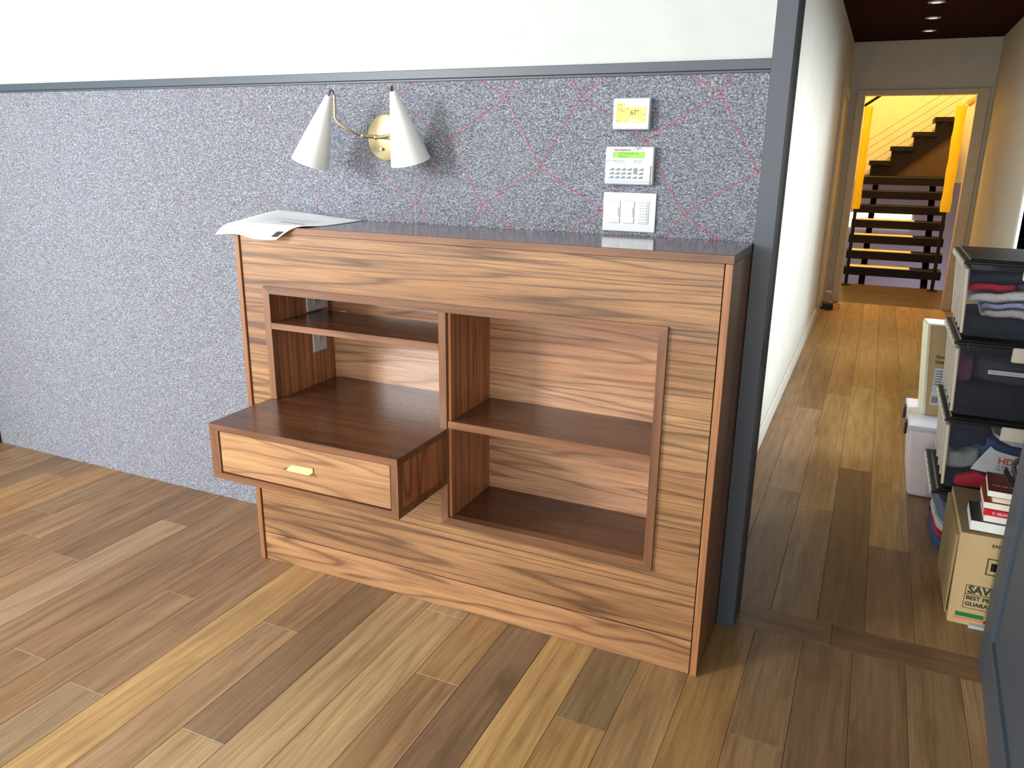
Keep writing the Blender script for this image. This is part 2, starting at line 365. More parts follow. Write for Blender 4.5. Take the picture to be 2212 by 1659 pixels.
for k in range(10, 19):
    x0 = max(k*.144+.03, 1.48); x1 = min((k+1)*.144+.03, 2.74)
    e = [.115, hj.get(k, 1.6)]
    while e[-1] < 5.2: e.append(e[-1]+1.3+rnd.random()*.9)
    if 6.38-e[-1] < .3: e.pop()
    e.append(6.38)
    for i in range(len(e)-1):
        cl = hallcol[k]; plank(x0, x1, e[i], e[i+1], cl[min(i, len(cl)-1)] if i < 3 else rnd.choice([TAN, WARM, MIDB]))

# ------------------------------------------------------------------ room shell
XR = 1.608
wb = struct(box('wall_back', [(-2.05, XR+.02, .002, .1, -.02, 3.2), (XR+.02, 2.95, .01, .1, 2.40, 3.2)], M_white, bev=0))
fp = box('fabric_panel', (-1.992, XR, -.004, .002, .0, 1.672), M_fabric, wb, bev=0)
# stitched lattice of the wallcovering (period .654 x .33)
bm = bmesh.new()
EDG = [((0, 0), (.205, -.124)), ((.408, 0), (.205, -.124)), ((.205, -.124), (.328, -.33)), ((.205, -.124), (.081, -.33)),
       ((.408, 0), (.528, -.206)), ((.654, 0), (.528, -.206)), ((.528, -.206), (.327, -.33)), ((.528, -.206), (.735, -.33))]
def ribbon(p, q, w=.0012):
    # clip to the panel
    (x0, z0), (x1, z1) = p, q
    t0, t1 = 0, 1
    for pv, dv, lo, hi in ((x0, x1-x0, -1.98, 1.605), (z0, z1-z0, .005, 1.668)):
        if abs(dv) < 1e-9: continue
        a_, b_ = (lo-pv)/dv, (hi-pv)/dv
        if a_ > b_: a_, b_ = b_, a_
        t0, t1 = max(t0, a_), min(t1, b_)
    if t1-t0 < .01: return
    A = Vector((x0+(x1-x0)*t0, z0+(z1-z0)*t0)); B_ = Vector((x0+(x1-x0)*t1, z0+(z1-z0)*t1))
    d = (B_-A).normalized(); n = Vector((-d.y, d.x))*w
    f = [bm.verts.new((v.x, -.0046, v.y)) for v in (A+n, A-n, B_-n, B_+n)]; bm.faces.new(f)
for j in range(-1, 6):
    for i in range(-7, 4):
        ox = 1.067+i*.654+(.327 if j % 2 else 0); oz = 1.613-j*.33
        for p, q in EDG: ribbon((ox+p[0], oz+p[1]), (ox+q[0], oz+q[1]))
st = finish('stitching', bm, M_stitch, fp); st['kind'] = 'stuff'
rail = struct(box('trim_1', [(-2.0, XR, -.014, .002, 1.672, 1.699), (-2.0, XR, -.008, .002, 1.664, 1.672)], M_grey, bev=.0015))
struct(box('trim_2', (-2.06, -1.992, -.03, .1, 0, 3.0), plain('mahogany_trim', (60, 22, 20), .4), bev=.002))
# opening between the room and the hall: grey casing and jambs
ol = struct(box('trim_3', [(XR, 1.662, -.05, -.0, 0, 3.0), (XR, 1.662, 0, .042, 0, 2.44), (XR, 1.640, .042, .058, 0, 2.44), (XR, 1.662, .058, .10, 0, 2.44)], M_grey, bev=.0015))
for yy in (-.012, .018, .035, .070, .085): box('groove', (1.6605, 1.6626, yy, yy+.005, .01, 2.4), M_grey_dark, ol, bev=0)
box('strike_plate', (1.6600, 1.6645, -.047, -.026, .868, .935), M_black, ol, bev=.001)
bm = bmesh.new()   # grey panelled wall that runs from the opening towards the photographer, a little out of square
add_hex(bm, [(2.368, -.02, .142), (2.44, -.02, .142), (2.40, -3.0, .142), (2.235, -3.0, .142)], [(2.368, -.02, 3.2), (2.44, -.02, 3.2), (2.40, -3.0, 3.2), (2.235, -3.0, 3.2)])
rw = struct(finish('wall_right', bm, M_grey))
bm = bmesh.new(); add_hex(bm, [(2.358, -.02, 0), (2.44, -.02, 0), (2.40, -3.0, 0), (2.225, -3.0, 0)], [(2.358, -.02, .137), (2.44, -.02, .137), (2.40, -3.0, .137), (2.225, -3.0, .137)], bev=.002)
struct(finish('baseboard_right', bm, M_grey))
jr = struct(box('trim_4', [(2.358, 2.46, -.02, .10, 0, 2.44)], M_grey, bev=.002))
struct(box('trim_5', [(1.662, 2.358, -.05, .10, 2.34, 2.44)], M_grey, bev=.002))
struct(box('wall_left', [(-2.12, -2.06, -1.0, -.02, -.02, 3.2), (-2.12, -2.06, -4.9, -1.0, 2.9, 3.2), (-2.12, -2.06, -4.9, -1.0, -.02, .15)], M_white, bev=0))
wf = struct(box('window_1', [(-2.11, -2.07, y_, y_+.05, .15, 2.9) for y_ in (-1.05, -2.35, -3.65, -4.9)], M_grey, bev=.002))
struct(box('wall_front', [(-2.12, -1.4, -4.98, -4.9, -.02, 3.2), (2.42, 2.5, -4.98, -4.9, -.02, 3.2), (-1.4, 2.42, -4.98, -4.9, 2.8, 3.2), (-1.4, 2.42, -4.98, -4.9, -.02, .08), (2.3, 2.4, -4.9, -3.0, -.02, 3.2)], M_white, bev=0))
struct(box('window_2', [(x_, x_+.05, -4.97, -4.92, .08, 2.8) for x_ in (-1.4, -.32, .76, 1.85, 2.37)], M_grey, bev=.002))
struct(box('ceiling', [(-2.12, 2.5, -4.98, .1, 3.2, 3.26)], M_white, bev=0))

# ------------------------------------------------------------------ hall
HZ = 2.485
hl = struct(box('wall_hall_left', [(1.40, 1.50, .1, 6.40, -.02, 2.6), (1.50, XR, .1, .16, -.02, 2.6)], M_white_hall, bev=0))
struct(box('baseboard_hall_left', (1.50, 1.512, .16, 5.30, 0, .105), M_white_hall, bev=.003))
# right wall with a window opening
WY0, WY1, WZ0, WZ1 = 1.4, 3.5, .62, 1.80
struct(box('wall_hall_right', [(2.73, 2.83, .1, WY0, -.02, 2.6), (2.73, 2.83, WY1, 6.40, -.02, 2.6), (2.73, 2.83, WY0, WY1, -.02, WZ0), (2.73, 2.83, WY0, WY1, WZ1, 2.6), (2.46, 2.73, .04, .1, -.02, 2.6)], M_white_hall, bev=0))
w3 = struct(box('window_3', [(2.712, 2.80, WY1, WY1+.075, WZ0-.07, WZ1+.07), (2.712, 2.80, WY0-.075, WY0, WZ0-.07, WZ1+.07), (2.712, 2.80, WY0, WY1, WZ1, WZ1+.07), (2.70, 2.80, WY0-.09, WY1+.09, WZ0-.07, WZ0), (2.76, 2.79, 2.43, 2.47, WZ0, WZ1)], plain('window_paint', (240, 242, 240), .4), bev=.003))
struct(box('ceiling_hall', (1.40, 2.83, .1, 6.40, HZ, HZ+.06), M_red_ceiling, bev=0))
# end wall with its doorway
DX0, DX1, DZ = 1.655, 2.60, 2.005
struct(box('wall_hall_end', [(1.40, DX0-.01, 6.38, 6.50, -.02, 4.1), (DX1+.01, 2.95, 6.38, 6.50, -.02, 4.1), (DX0-.01, DX1+.01, 6.38, 6.50, DZ+.01, 4.1)], M_white_hall, bev=0))
struct(box('door_1', [(1.583, DX0, 6.358, 6.38, 0, DZ+.05), (DX1, 2.695, 6.358, 6.38, 0, DZ+.05), (DX0, DX1, 6.358, 6.38, DZ, DZ+.05), (DX0-.012, DX0, 6.38, 6.50, 0, DZ), (DX1, DX1+.012, 6.38, 6.50, 0, DZ), (DX0, DX1, 6.38, 6.50, DZ, DZ+.012)], M_casing, bev=.003))
# cased doorway near the far end of the left hall wall
struct(box('door_2', [(1.50, 1.522, 5.33, 5.42, 0, 2.06), (1.50, 1.522, 6.24, 6.33, 0, 2.06), (1.50, 1.522, 5.42, 6.24, 1.97, 2.06), (1.50, 1.506, 5.42, 6.24, 0, 1.97)], M_casing, bev=.003))
struct(box('baseboard_hall_end', (2.695, 2.73, 6.36, 6.38, 0, .11), M_casing, bev=.003))
# recessed downlights in the dark red ceiling
for i, (lx, ly, lb) in enumerate(((2.093, 4.34, 'frontmost, cut by the photo edge'), (2.105, 5.06, 'the middle one'), (2.107, 5.78, 'farthest, nearest the stairs'))):
    t = thing('recessed_light', 'small round recessed light in dark red hall ceiling, ' + lb, 'ceiling light', (lx, ly, HZ), 'recessed lights along the hall ceiling')
    bm = bmesh.new(); add_tube(bm, [(lx, ly, HZ+.001), (lx, ly, HZ-.005)], .056, 28); finish('rim', bm, M_plastic2, t)
    bm = bmesh.new(); add_tube(bm, [(lx, ly, HZ-.0045), (lx, ly, HZ-.0065)], .032, 24); finish('bulb', bm, plain('lamp_lens', (220, 210, 215), .3, emit=(255, 225, 225), es=.8), t)

# ------------------------------------------------------------------ stairwell beyond the doorway
M_landing = wood('landing_oak', 0, lin(80, 54, 30), lin(62, 40, 22), lin(34, 20, 12), rough=.4)
struct(box('floor_landing', [(1.2, 2.95, 6.38, 7.05, -.08, -.001), (1.2, 2.95, 7.052, 7.74, -.08, -.001)], M_landing, bev=.001))
struct(box('floor_lower', (1.2, 2.95, 7.74, 10.7, -1.3, -1.25), plain('lower_floor', (150, 145, 150), .6), bev=0))
struct(box('wall_stair_left', (1.1, 1.2, 6.5, 10.7, -1.3, 4.1), M_warm_wall, bev=0))
struct(box('wall_stair_back', [(1.2, 2.95, 10.6, 10.7, 1.1, 4.1)], M_warm_wall, bev=0))
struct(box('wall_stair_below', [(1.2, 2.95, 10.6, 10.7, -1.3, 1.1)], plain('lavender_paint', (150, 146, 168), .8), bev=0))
struct(box('wall_stair_right', [(2.93, 3.03, 6.5, 10.7, .86, 4.1), (2.97, 3.03, 6.5, 10.7, -1.3, .86)], M_warm_wall, bev=0))
struct(box('ceiling_stair', (1.1, 3.03, 6.5, 10.7, 4.0, 4.1), M_warm_wall, bev=0))
M_glow = plain('lit_wall_glow', (255, 246, 220), .5, emit=(255, 240, 205), es=2.6)
w4 = struct(box('lit_wall_patch', (1.42, 2.36, 10.575, 10.60, .43, .64), M_glow, bev=0))  # added glowing patch standing in for a lamp-lit stretch of wall
M_lit_tread = plain('painted_lit_tread', (236, 205, 150), .5)  # lamplight on the tread tops painted as pale strips up to the shadow
stw = thing('staircase', 'dark wood open-riser staircase seen through the far doorway, rising to a landing', 'staircase', (2.1, 8.4, 0))
RX0, RX1 = 1.62, 2.665
for k in range(1, 7):
    yk = 7.75+.215*k; xr = RX1 if k < 5 else 2.66
    box('tread', (RX0, xr, yk, yk+.27, .17*k-.098, .17*k), M_stairwood, stw, bev=.004)
    if k < 5: box('lit_tread_strip', (RX0+.02, 2.33, yk+.02, yk+.26, .17*k, .17*k+.004), M_lit_tread, stw, bev=0)
box('landing', (RX0, 2.66, 9.25, 10.5, 1.19-.10, 1.19), M_stairwood, stw, bev=.004)
for sx in (1.80, 2.475):
    bm = bmesh.new(); add_prism(bm, [(7.78, -.20), (7.92, -.20), (9.52, 1.08), (9.38, 1.08)], sx, sx+.07, 'yz'); finish('stringer', bm, M_steel, stw)
# upper flight, rising to the right
UP = [(1.721, 1.386), (1.961, 1.576), (2.211, 1.762), (2.442, 1.948)]
for i, (ux_, uz) in enumerate(UP):
    box('upper_tread', (ux_-.012, ux_+.27, 9.86, 10.5, uz-.062, uz), M_stairwood, stw, bev=.003)
poly = [(1.735, 1.19), (1.735, 1.325), (1.97, 1.325), (1.97, 1.515), (2.22, 1.515), (2.22, 1.70), (2.455, 1.70), (2.455, 1.887), (2.70, 1.887), (2.70, 1.75), (2.02, 1.19)]
bm = bmesh.new(); add_prism(bm, poly, 9.93, 10.02); finish('upper_stringer', bm, M_stairwood, stw)
bm = bmesh.new(); add_prism(bm, [(2.02, 1.19), (2.70, 1.75), (2.70, 1.19)], 9.97, 10.0); finish('under_stair_panel', bm, plain('brown_panel', (70, 50, 24), .6), stw)
def raked(y, pts, r, name, mat, parent):
    bm = bmesh.new(); add_tube(bm, [(p[0], y, p[1]) for p in pts], r, 8); return finish(name, bm, mat, parent, smooth=True)
rl = thing('stair_railing', 'thin steel cables and slim dark handrail beside the upper stair flight', 'railing', (2.1, 9.6, 1.19))
for i in range(5):
    raked(9.62, [(1.64, 1.62-.105*i), (2.75, 2.42-.105*i)], .0022, 'cable', M_steel, rl)
raked(9.62, [(1.56, 2.08), (1.80, 2.25), (2.3, 2.62)], .018, 'handrail', M_steel, rl)
# newel posts wrapped in yellow protective paper
M_wrap = plain('yellow_wrap', (255, 214, 30), .55, bump=(30, .4, .004))
for px_, py_, lb, r_ in ((1.672, 7.62, 'left', .042), (2.572, 7.62, 'right', .050)):
    t = thing('newel_post', 'dark steel stair post sleeved in bright yellow wrap, %s side of the stairs' % lb, 'post', (px_, py_, 0), 'wrapped stair posts')
    bm = bmesh.new(); add_box(bm, px_-.018, px_+.018, py_-.018, py_+.018, 0, 1.9, bev=.003); finish('post', bm, M_steel, t)
    bm = bmesh.new(); add_box(bm, px_-.05, px_+.05, py_-.05, py_+.05, 0, .008, bev=.002); finish('base_plate', bm, M_steel, t)
    bm = bmesh.new(); add_tube(bm, [(px_, py_, .87+.11*i) for i in range(11)], [r_*(1.0+.08*sin(i*2.1)) for i in range(11)], 14); finish('sleeve', bm, M_wrap, t, smooth=True, angle=50)
hr = thing('wrapped_handrail', 'sloping handrail in pale yellow wrap rising from right stair post', 'handrail', (2.555, 7.62, 1.9))
bm = bmesh.new(); add_tube(bm, [(2.625, 7.63, 1.985), (2.75, 7.65, 2.09), (2.9, 7.8, 2.25)], .035, 10); finish('rail', bm, plain('pale_wrap', (216, 178, 96), .6), hr, smooth=True)
box('wall_bracket', (2.85, 2.93, 7.76, 7.80, 2.15, 2.2), M_steel, hr)
pr = tag(box('protective_sheet', (2.905, 2.925, 7.9, 9.4, .86, 2.9), plain('yellow_sheet', (244, 196, 80), .6), None, loc=(2.915, 8.6, .86)), 'yellow protective sheet hung on the right stairwell wall', 'sheet')

# ------------------------------------------------------------------ the built-in walnut cabinet
D = -.348; H = 1.215; Wd = 1.606
cb = thing('walnut_cabinet', 'walnut wall cabinet with open cubbies standing against the grey fabric wall', 'cabinet', (.8, -.17, 0))
# niche outline: x .108-1.455, z .308-1.020 ; lower-left stays closed below the drawer case
box('side_panel', (0, .0195, D, -.001, 0, H-.0225), M_stile_z, cb)
box('side_panel', (Wd-.0195, Wd, D, -.001, 0, H-.0225), M_stile_z, cb)
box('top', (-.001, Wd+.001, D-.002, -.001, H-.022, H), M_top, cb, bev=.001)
box('top_edge_band', (-.001, Wd+.001, D-.0035, D-.002, H-.0215, H-.0008), M_edge_x, cb, bev=.0004)
FY = D+.006   # face of the veneered front, a hair behind the stiles
FZ = H-.0235
box('front_panel', [(.0235, Wd-.0235, FY, FY+.018, 1.0195, FZ), (.0235, .1085, FY, FY+.018, .1115, 1.0195), (1.4545, Wd-.0235, FY, FY+.018, .1115, 1.0195),
                    (.1085, .7705, FY, FY+.018, .1115, .4500), (.7705, 1.4545, FY, FY+.018, .1115, .3085)], M_front, cb, bev=0)
box('kickboard', (.0235, Wd-.0235, FY, FY+.018, .001, .1078), M_kick, cb, bev=0)
box('reveal', [(.0195, .0235, FY+.012, FY+.016, 0, FZ), (Wd-.0235, Wd-.0195, FY+.012, FY+.016, 0, FZ), (.0235, Wd-.0235, FY+.0012, FY+.016, .1082, .1112)], M_dark, cb, bev=0)
# mitred frame standing slightly proud around the cubbies
def mitre(name, pts_outer, pts_inner, y0, y1, mat):
    bm = bmesh.new(); add_prism(bm, [pts_outer[0], pts_outer[1], pts_inner[1], pts_inner[0]], y0, y1)
    return finish(name, bm, mat, cb)
fo = [(.108, 1.020), (1.455, 1.020), (1.455, .308), (.770, .308)]
fi = [(.134, .996), (1.431, .996), (1.431, .334), (.794, .334)]
FF = D-.004; FB = -.03
mitre('frame_rail', (fo[0], fo[1]), (fi[0], fi[1]), FF, FB, M_edge_x)
mitre('frame_stile', (fo[1], fo[2]), (fi[1], fi[2]), FF, FB, M_edge_z)
mitre('frame_rail', (fo[2], fo[3]), (fi[2], fi[3]), FF, FF+.03, M_edge_x)
mitre('frame_stile', (fo[0], (.108, .634)), (fi[0], (.134, .634)), FF, FF+.03, M_edge_z)
box('divider', (.7685, .7940, FF, FB, .4725, .996), [M_edge_z], cb, bev=.0008)
mitre('frame_stile', (fo[3], (.770, .4725)), (fi[3], (.794, .4725)), FF, FB, M_edge_z)
box('inner_side', (.126, .1345, FF+.03, -.021, .633, .996), M_side_z, cb, bev=0)
box('inner_side', (.7945, .8030, FF+.012, -.070, .334, .996), M_side_z, cb, bev=0)
box('inner_side', (1.4305, 1.436, FF+.03, -.07, .334, .996), M_side_z, cb, bev=0)
box('back_panel', (.108, .79, -.022, -.014, .60, 1.0), M_back, cb, bev=0)
box('back_panel', (.79, 1.45, -.072, -.064, .30, 1.0), M_back, cb, bev=0)
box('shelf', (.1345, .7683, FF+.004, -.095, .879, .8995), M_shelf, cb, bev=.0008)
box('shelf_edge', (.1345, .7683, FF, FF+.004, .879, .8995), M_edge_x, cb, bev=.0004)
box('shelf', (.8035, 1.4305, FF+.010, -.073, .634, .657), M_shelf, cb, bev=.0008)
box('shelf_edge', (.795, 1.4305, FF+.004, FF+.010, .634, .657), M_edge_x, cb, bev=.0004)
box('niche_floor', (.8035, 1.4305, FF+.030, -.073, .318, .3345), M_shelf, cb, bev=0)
# small shelf pin
bm = bmesh.new(); add_tube(bm, [(.20, -.06, .893), (.225, -.06, .893)], .0035, 8); finish('shelf_pin', bm, M_plastic, cb)
# drawer case that projects from the front
DY = -.632
dc = box('drawer_case', [(.105, .7935, DY, DY+.30, .4505, .4722), (.7735, .7935, DY+.25, DY+.283, .4722, .6122), (.122, .762, -.62, -.36, .475, .610)], M_edge_x, cb, bev=.0004)
box('case_stile', (.105, .1395, DY, DY+.02, .4722, .6125), M_edge_z, dc, bev=.0004)
box('case_stile', (.7700, .7935, DY, DY+.022, .4722, .6125), M_edge_z, dc, bev=.0004)
box('case_side', (.105, .120, DY+.02, -.36, .4722, .6125), M_box_side, dc, bev=0)
box('case_side', (.7600, .7905, DY+.022, DY+.25, .4722, .6125), M_box_side, dc, bev=0)
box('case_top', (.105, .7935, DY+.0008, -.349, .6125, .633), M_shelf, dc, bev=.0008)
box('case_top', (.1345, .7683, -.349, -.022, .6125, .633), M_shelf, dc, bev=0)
box('case_top_edge', (.105, .7935, DY-.0004, DY+.0008, .6125, .6325), M_edge_x, dc, bev=0)
df = box('drawer_front', (.1435, .7660, DY+.003, DY+.02, .4765, .6095), M_drawer, dc, bev=.0008)
box('case_gap', (.1395, .7700, DY+.012, DY+.019, .4722, .6125), M_dark, dc, bev=0)
box('brass_pull', [(.404, .500, DY-.001, DY+.003, .537, .5535), (.404, .500, DY-.021, DY-.001, .5365, .5392), (.404, .4065, DY-.020, DY, .5365, .541)], M_brass, dc, bev=.0005)
# electrical plates on the inner left side
ps = box('outlet_plate', (.1345, .1395, -.170, -.055, .9035, .972), M_plastic, cb, bev=.0012)
box('socket_face', (.1395, .1408, -.132, -.098, .925, .970), M_plastic2, ps, bev=.0005)
for (yy, zz, w_, h_) in ((-.124, .936, .006, .004), (-.110, .936, .008, .005), (-.124, .952, .006, .004), (-.110, .953, .008, .006), (-.084, .942, .005, .004)):
    box('slot', (.1405, .1415, yy, yy+w_, zz, zz+h_), M_black, ps, bev=0)
pl2 = box('switch_plate', (.1345, .1395, -.147, -.072, .752, .868), M_plastic, cb, bev=.0012)
box('toggle', (.1395, .1415, -.117, -.105, .79, .84), M_plastic2, pl2, bev=.0006)

# ------------------------------------------------------------------ paper lying on the cabinet
def patch(rows, name, mat, lab, cat, thick=.0006, sub=5, amp=.0):
    bm = bmesh.new(); grid = []
    n = len(rows); m_ = len(rows[0])
    colsP = []
    for r_ in rows: colsP.append(smooth_path(r_, sub))
    k = len(colsP[0]); full = []
    for j in range(k):
        full.append(smooth_path([colsP[i][j] for i in range(n)], sub))
    V = [[bm.verts.new(p) for p in line] for line in full]
    for i in range(len(V)-1):
        for j in range(len(V[0])-1): bm.faces.new([V[i][j], V[i+1][j], V[i+1][j+1], V[i][j+1]])
    cx = Vector(rows[1][1])
    o = finish(name, bm, mat, None, smooth=True, loc=(cx.x, cx.y, H))
    md = o.modifiers.new('thickness', 'SOLIDIFY'); md.thickness = thick
    return tag(o, lab, cat), full
Z = H+.0015
rows = [[(-.050, -.378, 1.180), (.03, -.372, 1.186), (.115, -.372, 1.174), (.198, -.374, 1.176)],
        [(-.022, -.358, 1.212), (.06, -.357, 1.2165), (.17, -.356, 1.2165), (.262, -.354, 1.2165)],
        [(-.035, -.26, 1.222), (.08, -.26, 1.226), (.20, -.26, 1.219), (.300, -.27, Z)],
        [(-.055, -.14, 1.232), (.07, -.14, 1.222), (.19, -.14, 1.217), (.300, -.15, Z)],
        [(-.085, -.012, 1.236), (.04, -.012, 1.232), (.17, -.012, 1.222), (.285, -.014, Z)]]
M_paper = plain('paper', (240, 242, 246), .7)
pap, full = patch(rows, 'paper_sheet', M_paper, 'creased white printed sheet draped over the front-left corner of the cabinet top', 'paper')
def on_sheet(u, v):   # u across 0..1, v front to back 0..1
    i = min(int(u*(len(full)-1)), len(full)-2); j = min(int(v*(len(full[0])-1)), len(full[0])-2)
    fu = u*(len(full)-1)-i; fv = v*(len(full[0])-1)-j
    p = full[i][j].lerp(full[i+1][j], fu).lerp(full[i][j+1].lerp(full[i+1][j+1], fu), fv)
    return p
pb = Vector(pap['base'])
def sheet_mark(name, u0, u1, v0, v1, mat, lift=.0009):
    bm = bmesh.new(); n = 6; V = []
    for i in range(n+1):
        r_ = []
        for j in range(3):
            p = on_sheet(u0+(u1-u0)*i/n, v0+(v1-v0)*j/2); q = on_sheet(u0+(u1-u0)*i/n+.01, v0+(v1-v0)*j/2); s_ = on_sheet(u0+(u1-u0)*i/n, min(1, v0+(v1-v0)*j/2+.01))
            nn = (q-p).cross(s_-p).normalized(); r_.append(bm.verts.new(p+nn*lift))
        V.append(r_)
    for i in range(n):
        for j in range(2): bm.faces.new([V[i][j], V[i+1][j], V[i+1][j+1], V[i][j+1]])
    return finish(name, bm, mat, pap)
sheet_mark('printed_logo', .84, .95, .07, .16, M_print)
M_ink2 = plain('pale_ink', (172, 178, 192), .8)
for q in ((.60, .80, .09, .10), (.60, .78, .12, .13), (.62, .79, .15, .16), (.10, .13, .05, .16), (.17, .2, .05, .16)): sheet_mark('printed_line', *q, M_ink2)
for k in range(7): sheet_mark('drawing_line', .25, .75, .34+.06*k, .345+.06*k, M_ink2)
sheet_mark('drawing_line', .5, .78, .46, .48, plain('grey_ink', (130, 136, 150), .8))

# ------------------------------------------------------------------ wall sconce
sc = thing('wall_sconce', 'brass two-arm wall sconce with white cone shades on the fabric wall', 'wall lamp', (.385, 0, 1.492))
bm = bmesh.new(); add_tube(bm, [(.385, -.004, 1.492), (.385, -.012, 1.492), (.385, -.016, 1.492)], [.076, .076, .070], 48); finish('backplate', bm, M_brass, sc, smooth=True, angle=40)
bm = bmesh.new(); add_tube(bm, [(.385, -.016, 1.492), (.385, -.075, 1.492)], .006, 14); add_sphere(bm, (.385, -.075, 1.492), .0085); finish('stem', bm, M_brass, sc, smooth=True, angle=50)
bm = bmesh.new(); add_tube(bm, [(.372, -.016, 1.455), (.372, -.028, 1.455)], [.006, .004], 12); finish('switch_knob', bm, M_brass, sc, smooth=True, angle=50)
J = (.385, -.075, 1.492)
def shade(T, B_, r0, r1, name='shade'):
    T = Vector(T); B_ = Vector(B_); d, u, v = frame_axes(B_-T); bm = bmesh.new(); n = 48
    prof = [(0, .0), (0, r0-.002), (.002, r0), (.5, (r0+r1)/2+.0012), (1, r1), (1, r1-.0016), (.5, (r0+r1)/2-.0006), (.03, r0-.002)]
    L = (B_-T).length; rings = []
    for (tt, r_) in prof:
        if r_ == 0: r_ = .0005
        rings.append([bm.verts.new(T+d*L*tt+(u*cos(2*pi*k/n)+v*sin(2*pi*k/n))*r_) for k in range(n)])
    for i in range(len(rings)-1):
        for k in range(n): bm.faces.new([rings[i][k], rings[i][(k+1) % n], rings[i+1][(k+1) % n], rings[i+1][k]])
    s_ = finish(name, bm, M_shade, sc, smooth=True, angle=40)
    bm = bmesh.new(); add_sphere(bm, T+d*L*.55, .022); add_tube(bm, [T+d*.02, T+d*L*.5], .010, 12); finish('bulb', bm, plain('frosted_bulb', (240, 238, 230), .3), s_, smooth=True)
    return s_
T1, B1 = (.262, -.150, 1.617), (.183, -.163, 1.406)
T2, B2 = (.504, -.150, 1.626), (.525, -.088, 1.418)
shade(T1, B1, .0095, .063); shade(T2, B2, .0100, .0655)
def arm(pts, name='arm'):
    bm = bmesh.new(); add_tube(bm, smooth_path(pts, 6), .0046, 12); return finish(name, bm, M_brass, sc, smooth=True, angle=60)
bm = bmesh.new(); add_tube(bm, [J, (.352, -.10, 1.4955)], .0062, 12); add_sphere(bm, (.352, -.10, 1.4955), .0085); finish('joint', bm, M_brass, sc, smooth=True, angle=50)
arm([(.352, -.10, 1.4955), (.325, -.13, 1.510), (.298, -.148, 1.530), (.2835, -.150, 1.548), (.283, -.150, 1.575), (.284, -.150, 1.618)])
arm([J, (.42, -.085, 1.494), (.478, -.100, 1.505), (.494, -.108, 1.535), (.494, -.118, 1.58), (.486, -.130, 1.628)])
for Tt, e in ((T1, (.284, -.15, 1.617)), (T2, (.486, -.130, 1.628))):
    bm = bmesh.new(); mid = (Vector(Tt)+Vector(e))/2+Vector((0, 0, .016))
    q1 = Vector(Tt).lerp(mid, .5)+Vector((0, 0, .006)); q2 = Vector(e).lerp(mid, .5)+Vector((0, 0, .006))
    add_tube(bm, smooth_path([Vector(Tt)+Vector((0, 0, -.004)), q1, mid, q2, e], 4), .0022, 8); finish('cord', bm, M_cord, sc, smooth=True)
bm = bmesh.new(); add_tube(bm, [(.283, -.150, 1.572), (.270, -.150, 1.572)], .0022, 8); finish('bracket', bm, M_brass, sc)
bm = bmesh.new(); add_tube(bm, [(.494, -.118, 1.582), (.503, -.140, 1.582)], .0022, 8); finish('bracket', bm, M_brass, sc)

# ------------------------------------------------------------------ wall controls
Y0 = -.004
th = thing('thermostat', 'white touchscreen thermostat with yellow screen reading 67, topmost on the wall', 'thermostat', (1.231, Y0, 1.517))
box('body', (1.176, 1.2865, Y0-.026, Y0, 1.517, 1.604), M_plastic2, th, bev=.004, seg=2)
box('bezel', (1.1785, 1.284, Y0-.028, Y0-.026, 1.5195, 1.6015), M_plastic, th, bev=.0008)
scn = box('screen', (1.1868, 1.2755, Y0-.0290, Y0-.028, 1.5365, 1.590), plain('yellow_lcd', (214, 196, 96), .25, emit=(236, 214, 110), es=.32), th, bev=0)
YF = Y0-.0290
X_, Z_ = (1, 0, 0), (0, 0, 1)
box('tab', (1.213, 1.2755, YF-.0003, YF, 1.5785, 1.590), plain('pale_lcd', (240, 238, 214), .3, emit=(245, 240, 215), es=.25), scn, bev=0)
M_lcdink = plain('lcd_ink', (84, 78, 40), .6)
text('digits', '67°', .0185, (1.229, YF, 1.5575), X_, Z_, M_lcdink, scn, bold=.0002)
text('printed_text', 'Sun May 11, 2014', .0052, (1.1895, YF, 1.5715), X_, Z_, M_lcdink, scn)
text('printed_text', '11:38 AM', .0052, (1.1915, YF, 1.5665), X_, Z_, M_lcdink, scn)
text('printed_text', 'HOME', .005, (1.190, YF, 1.587-.004), X_, Z_, M_lcdink, scn)
text('printed_text', 'Menu', .0052, (1.189, YF, 1.5395), X_, Z_, M_lcdink, scn)
text('printed_text', '72', .0065, (1.2648, YF, 1.5555), X_, Z_, M_lcdink, scn)
box('button', (1.2235, 1.2545, YF-.0004, YF, 1.5400, 1.5450), plain('lcd_button', (236, 232, 200), .3), scn, bev=0)
for zz in (1.5700, 1.5460):
    bm = bmesh.new(); add_tube(bm, [(1.2685, YF, zz), (1.2685, YF-.0006, zz)], .0058, 20); finish('round_button', bm, plain('lcd_round', (238, 222, 150), .3), scn)
    text('arrow', '^' if zz > 1.56 else 'v', .007, (1.2668, YF-.0007, zz-.0025), X_, Z_, M_lcdink, scn)

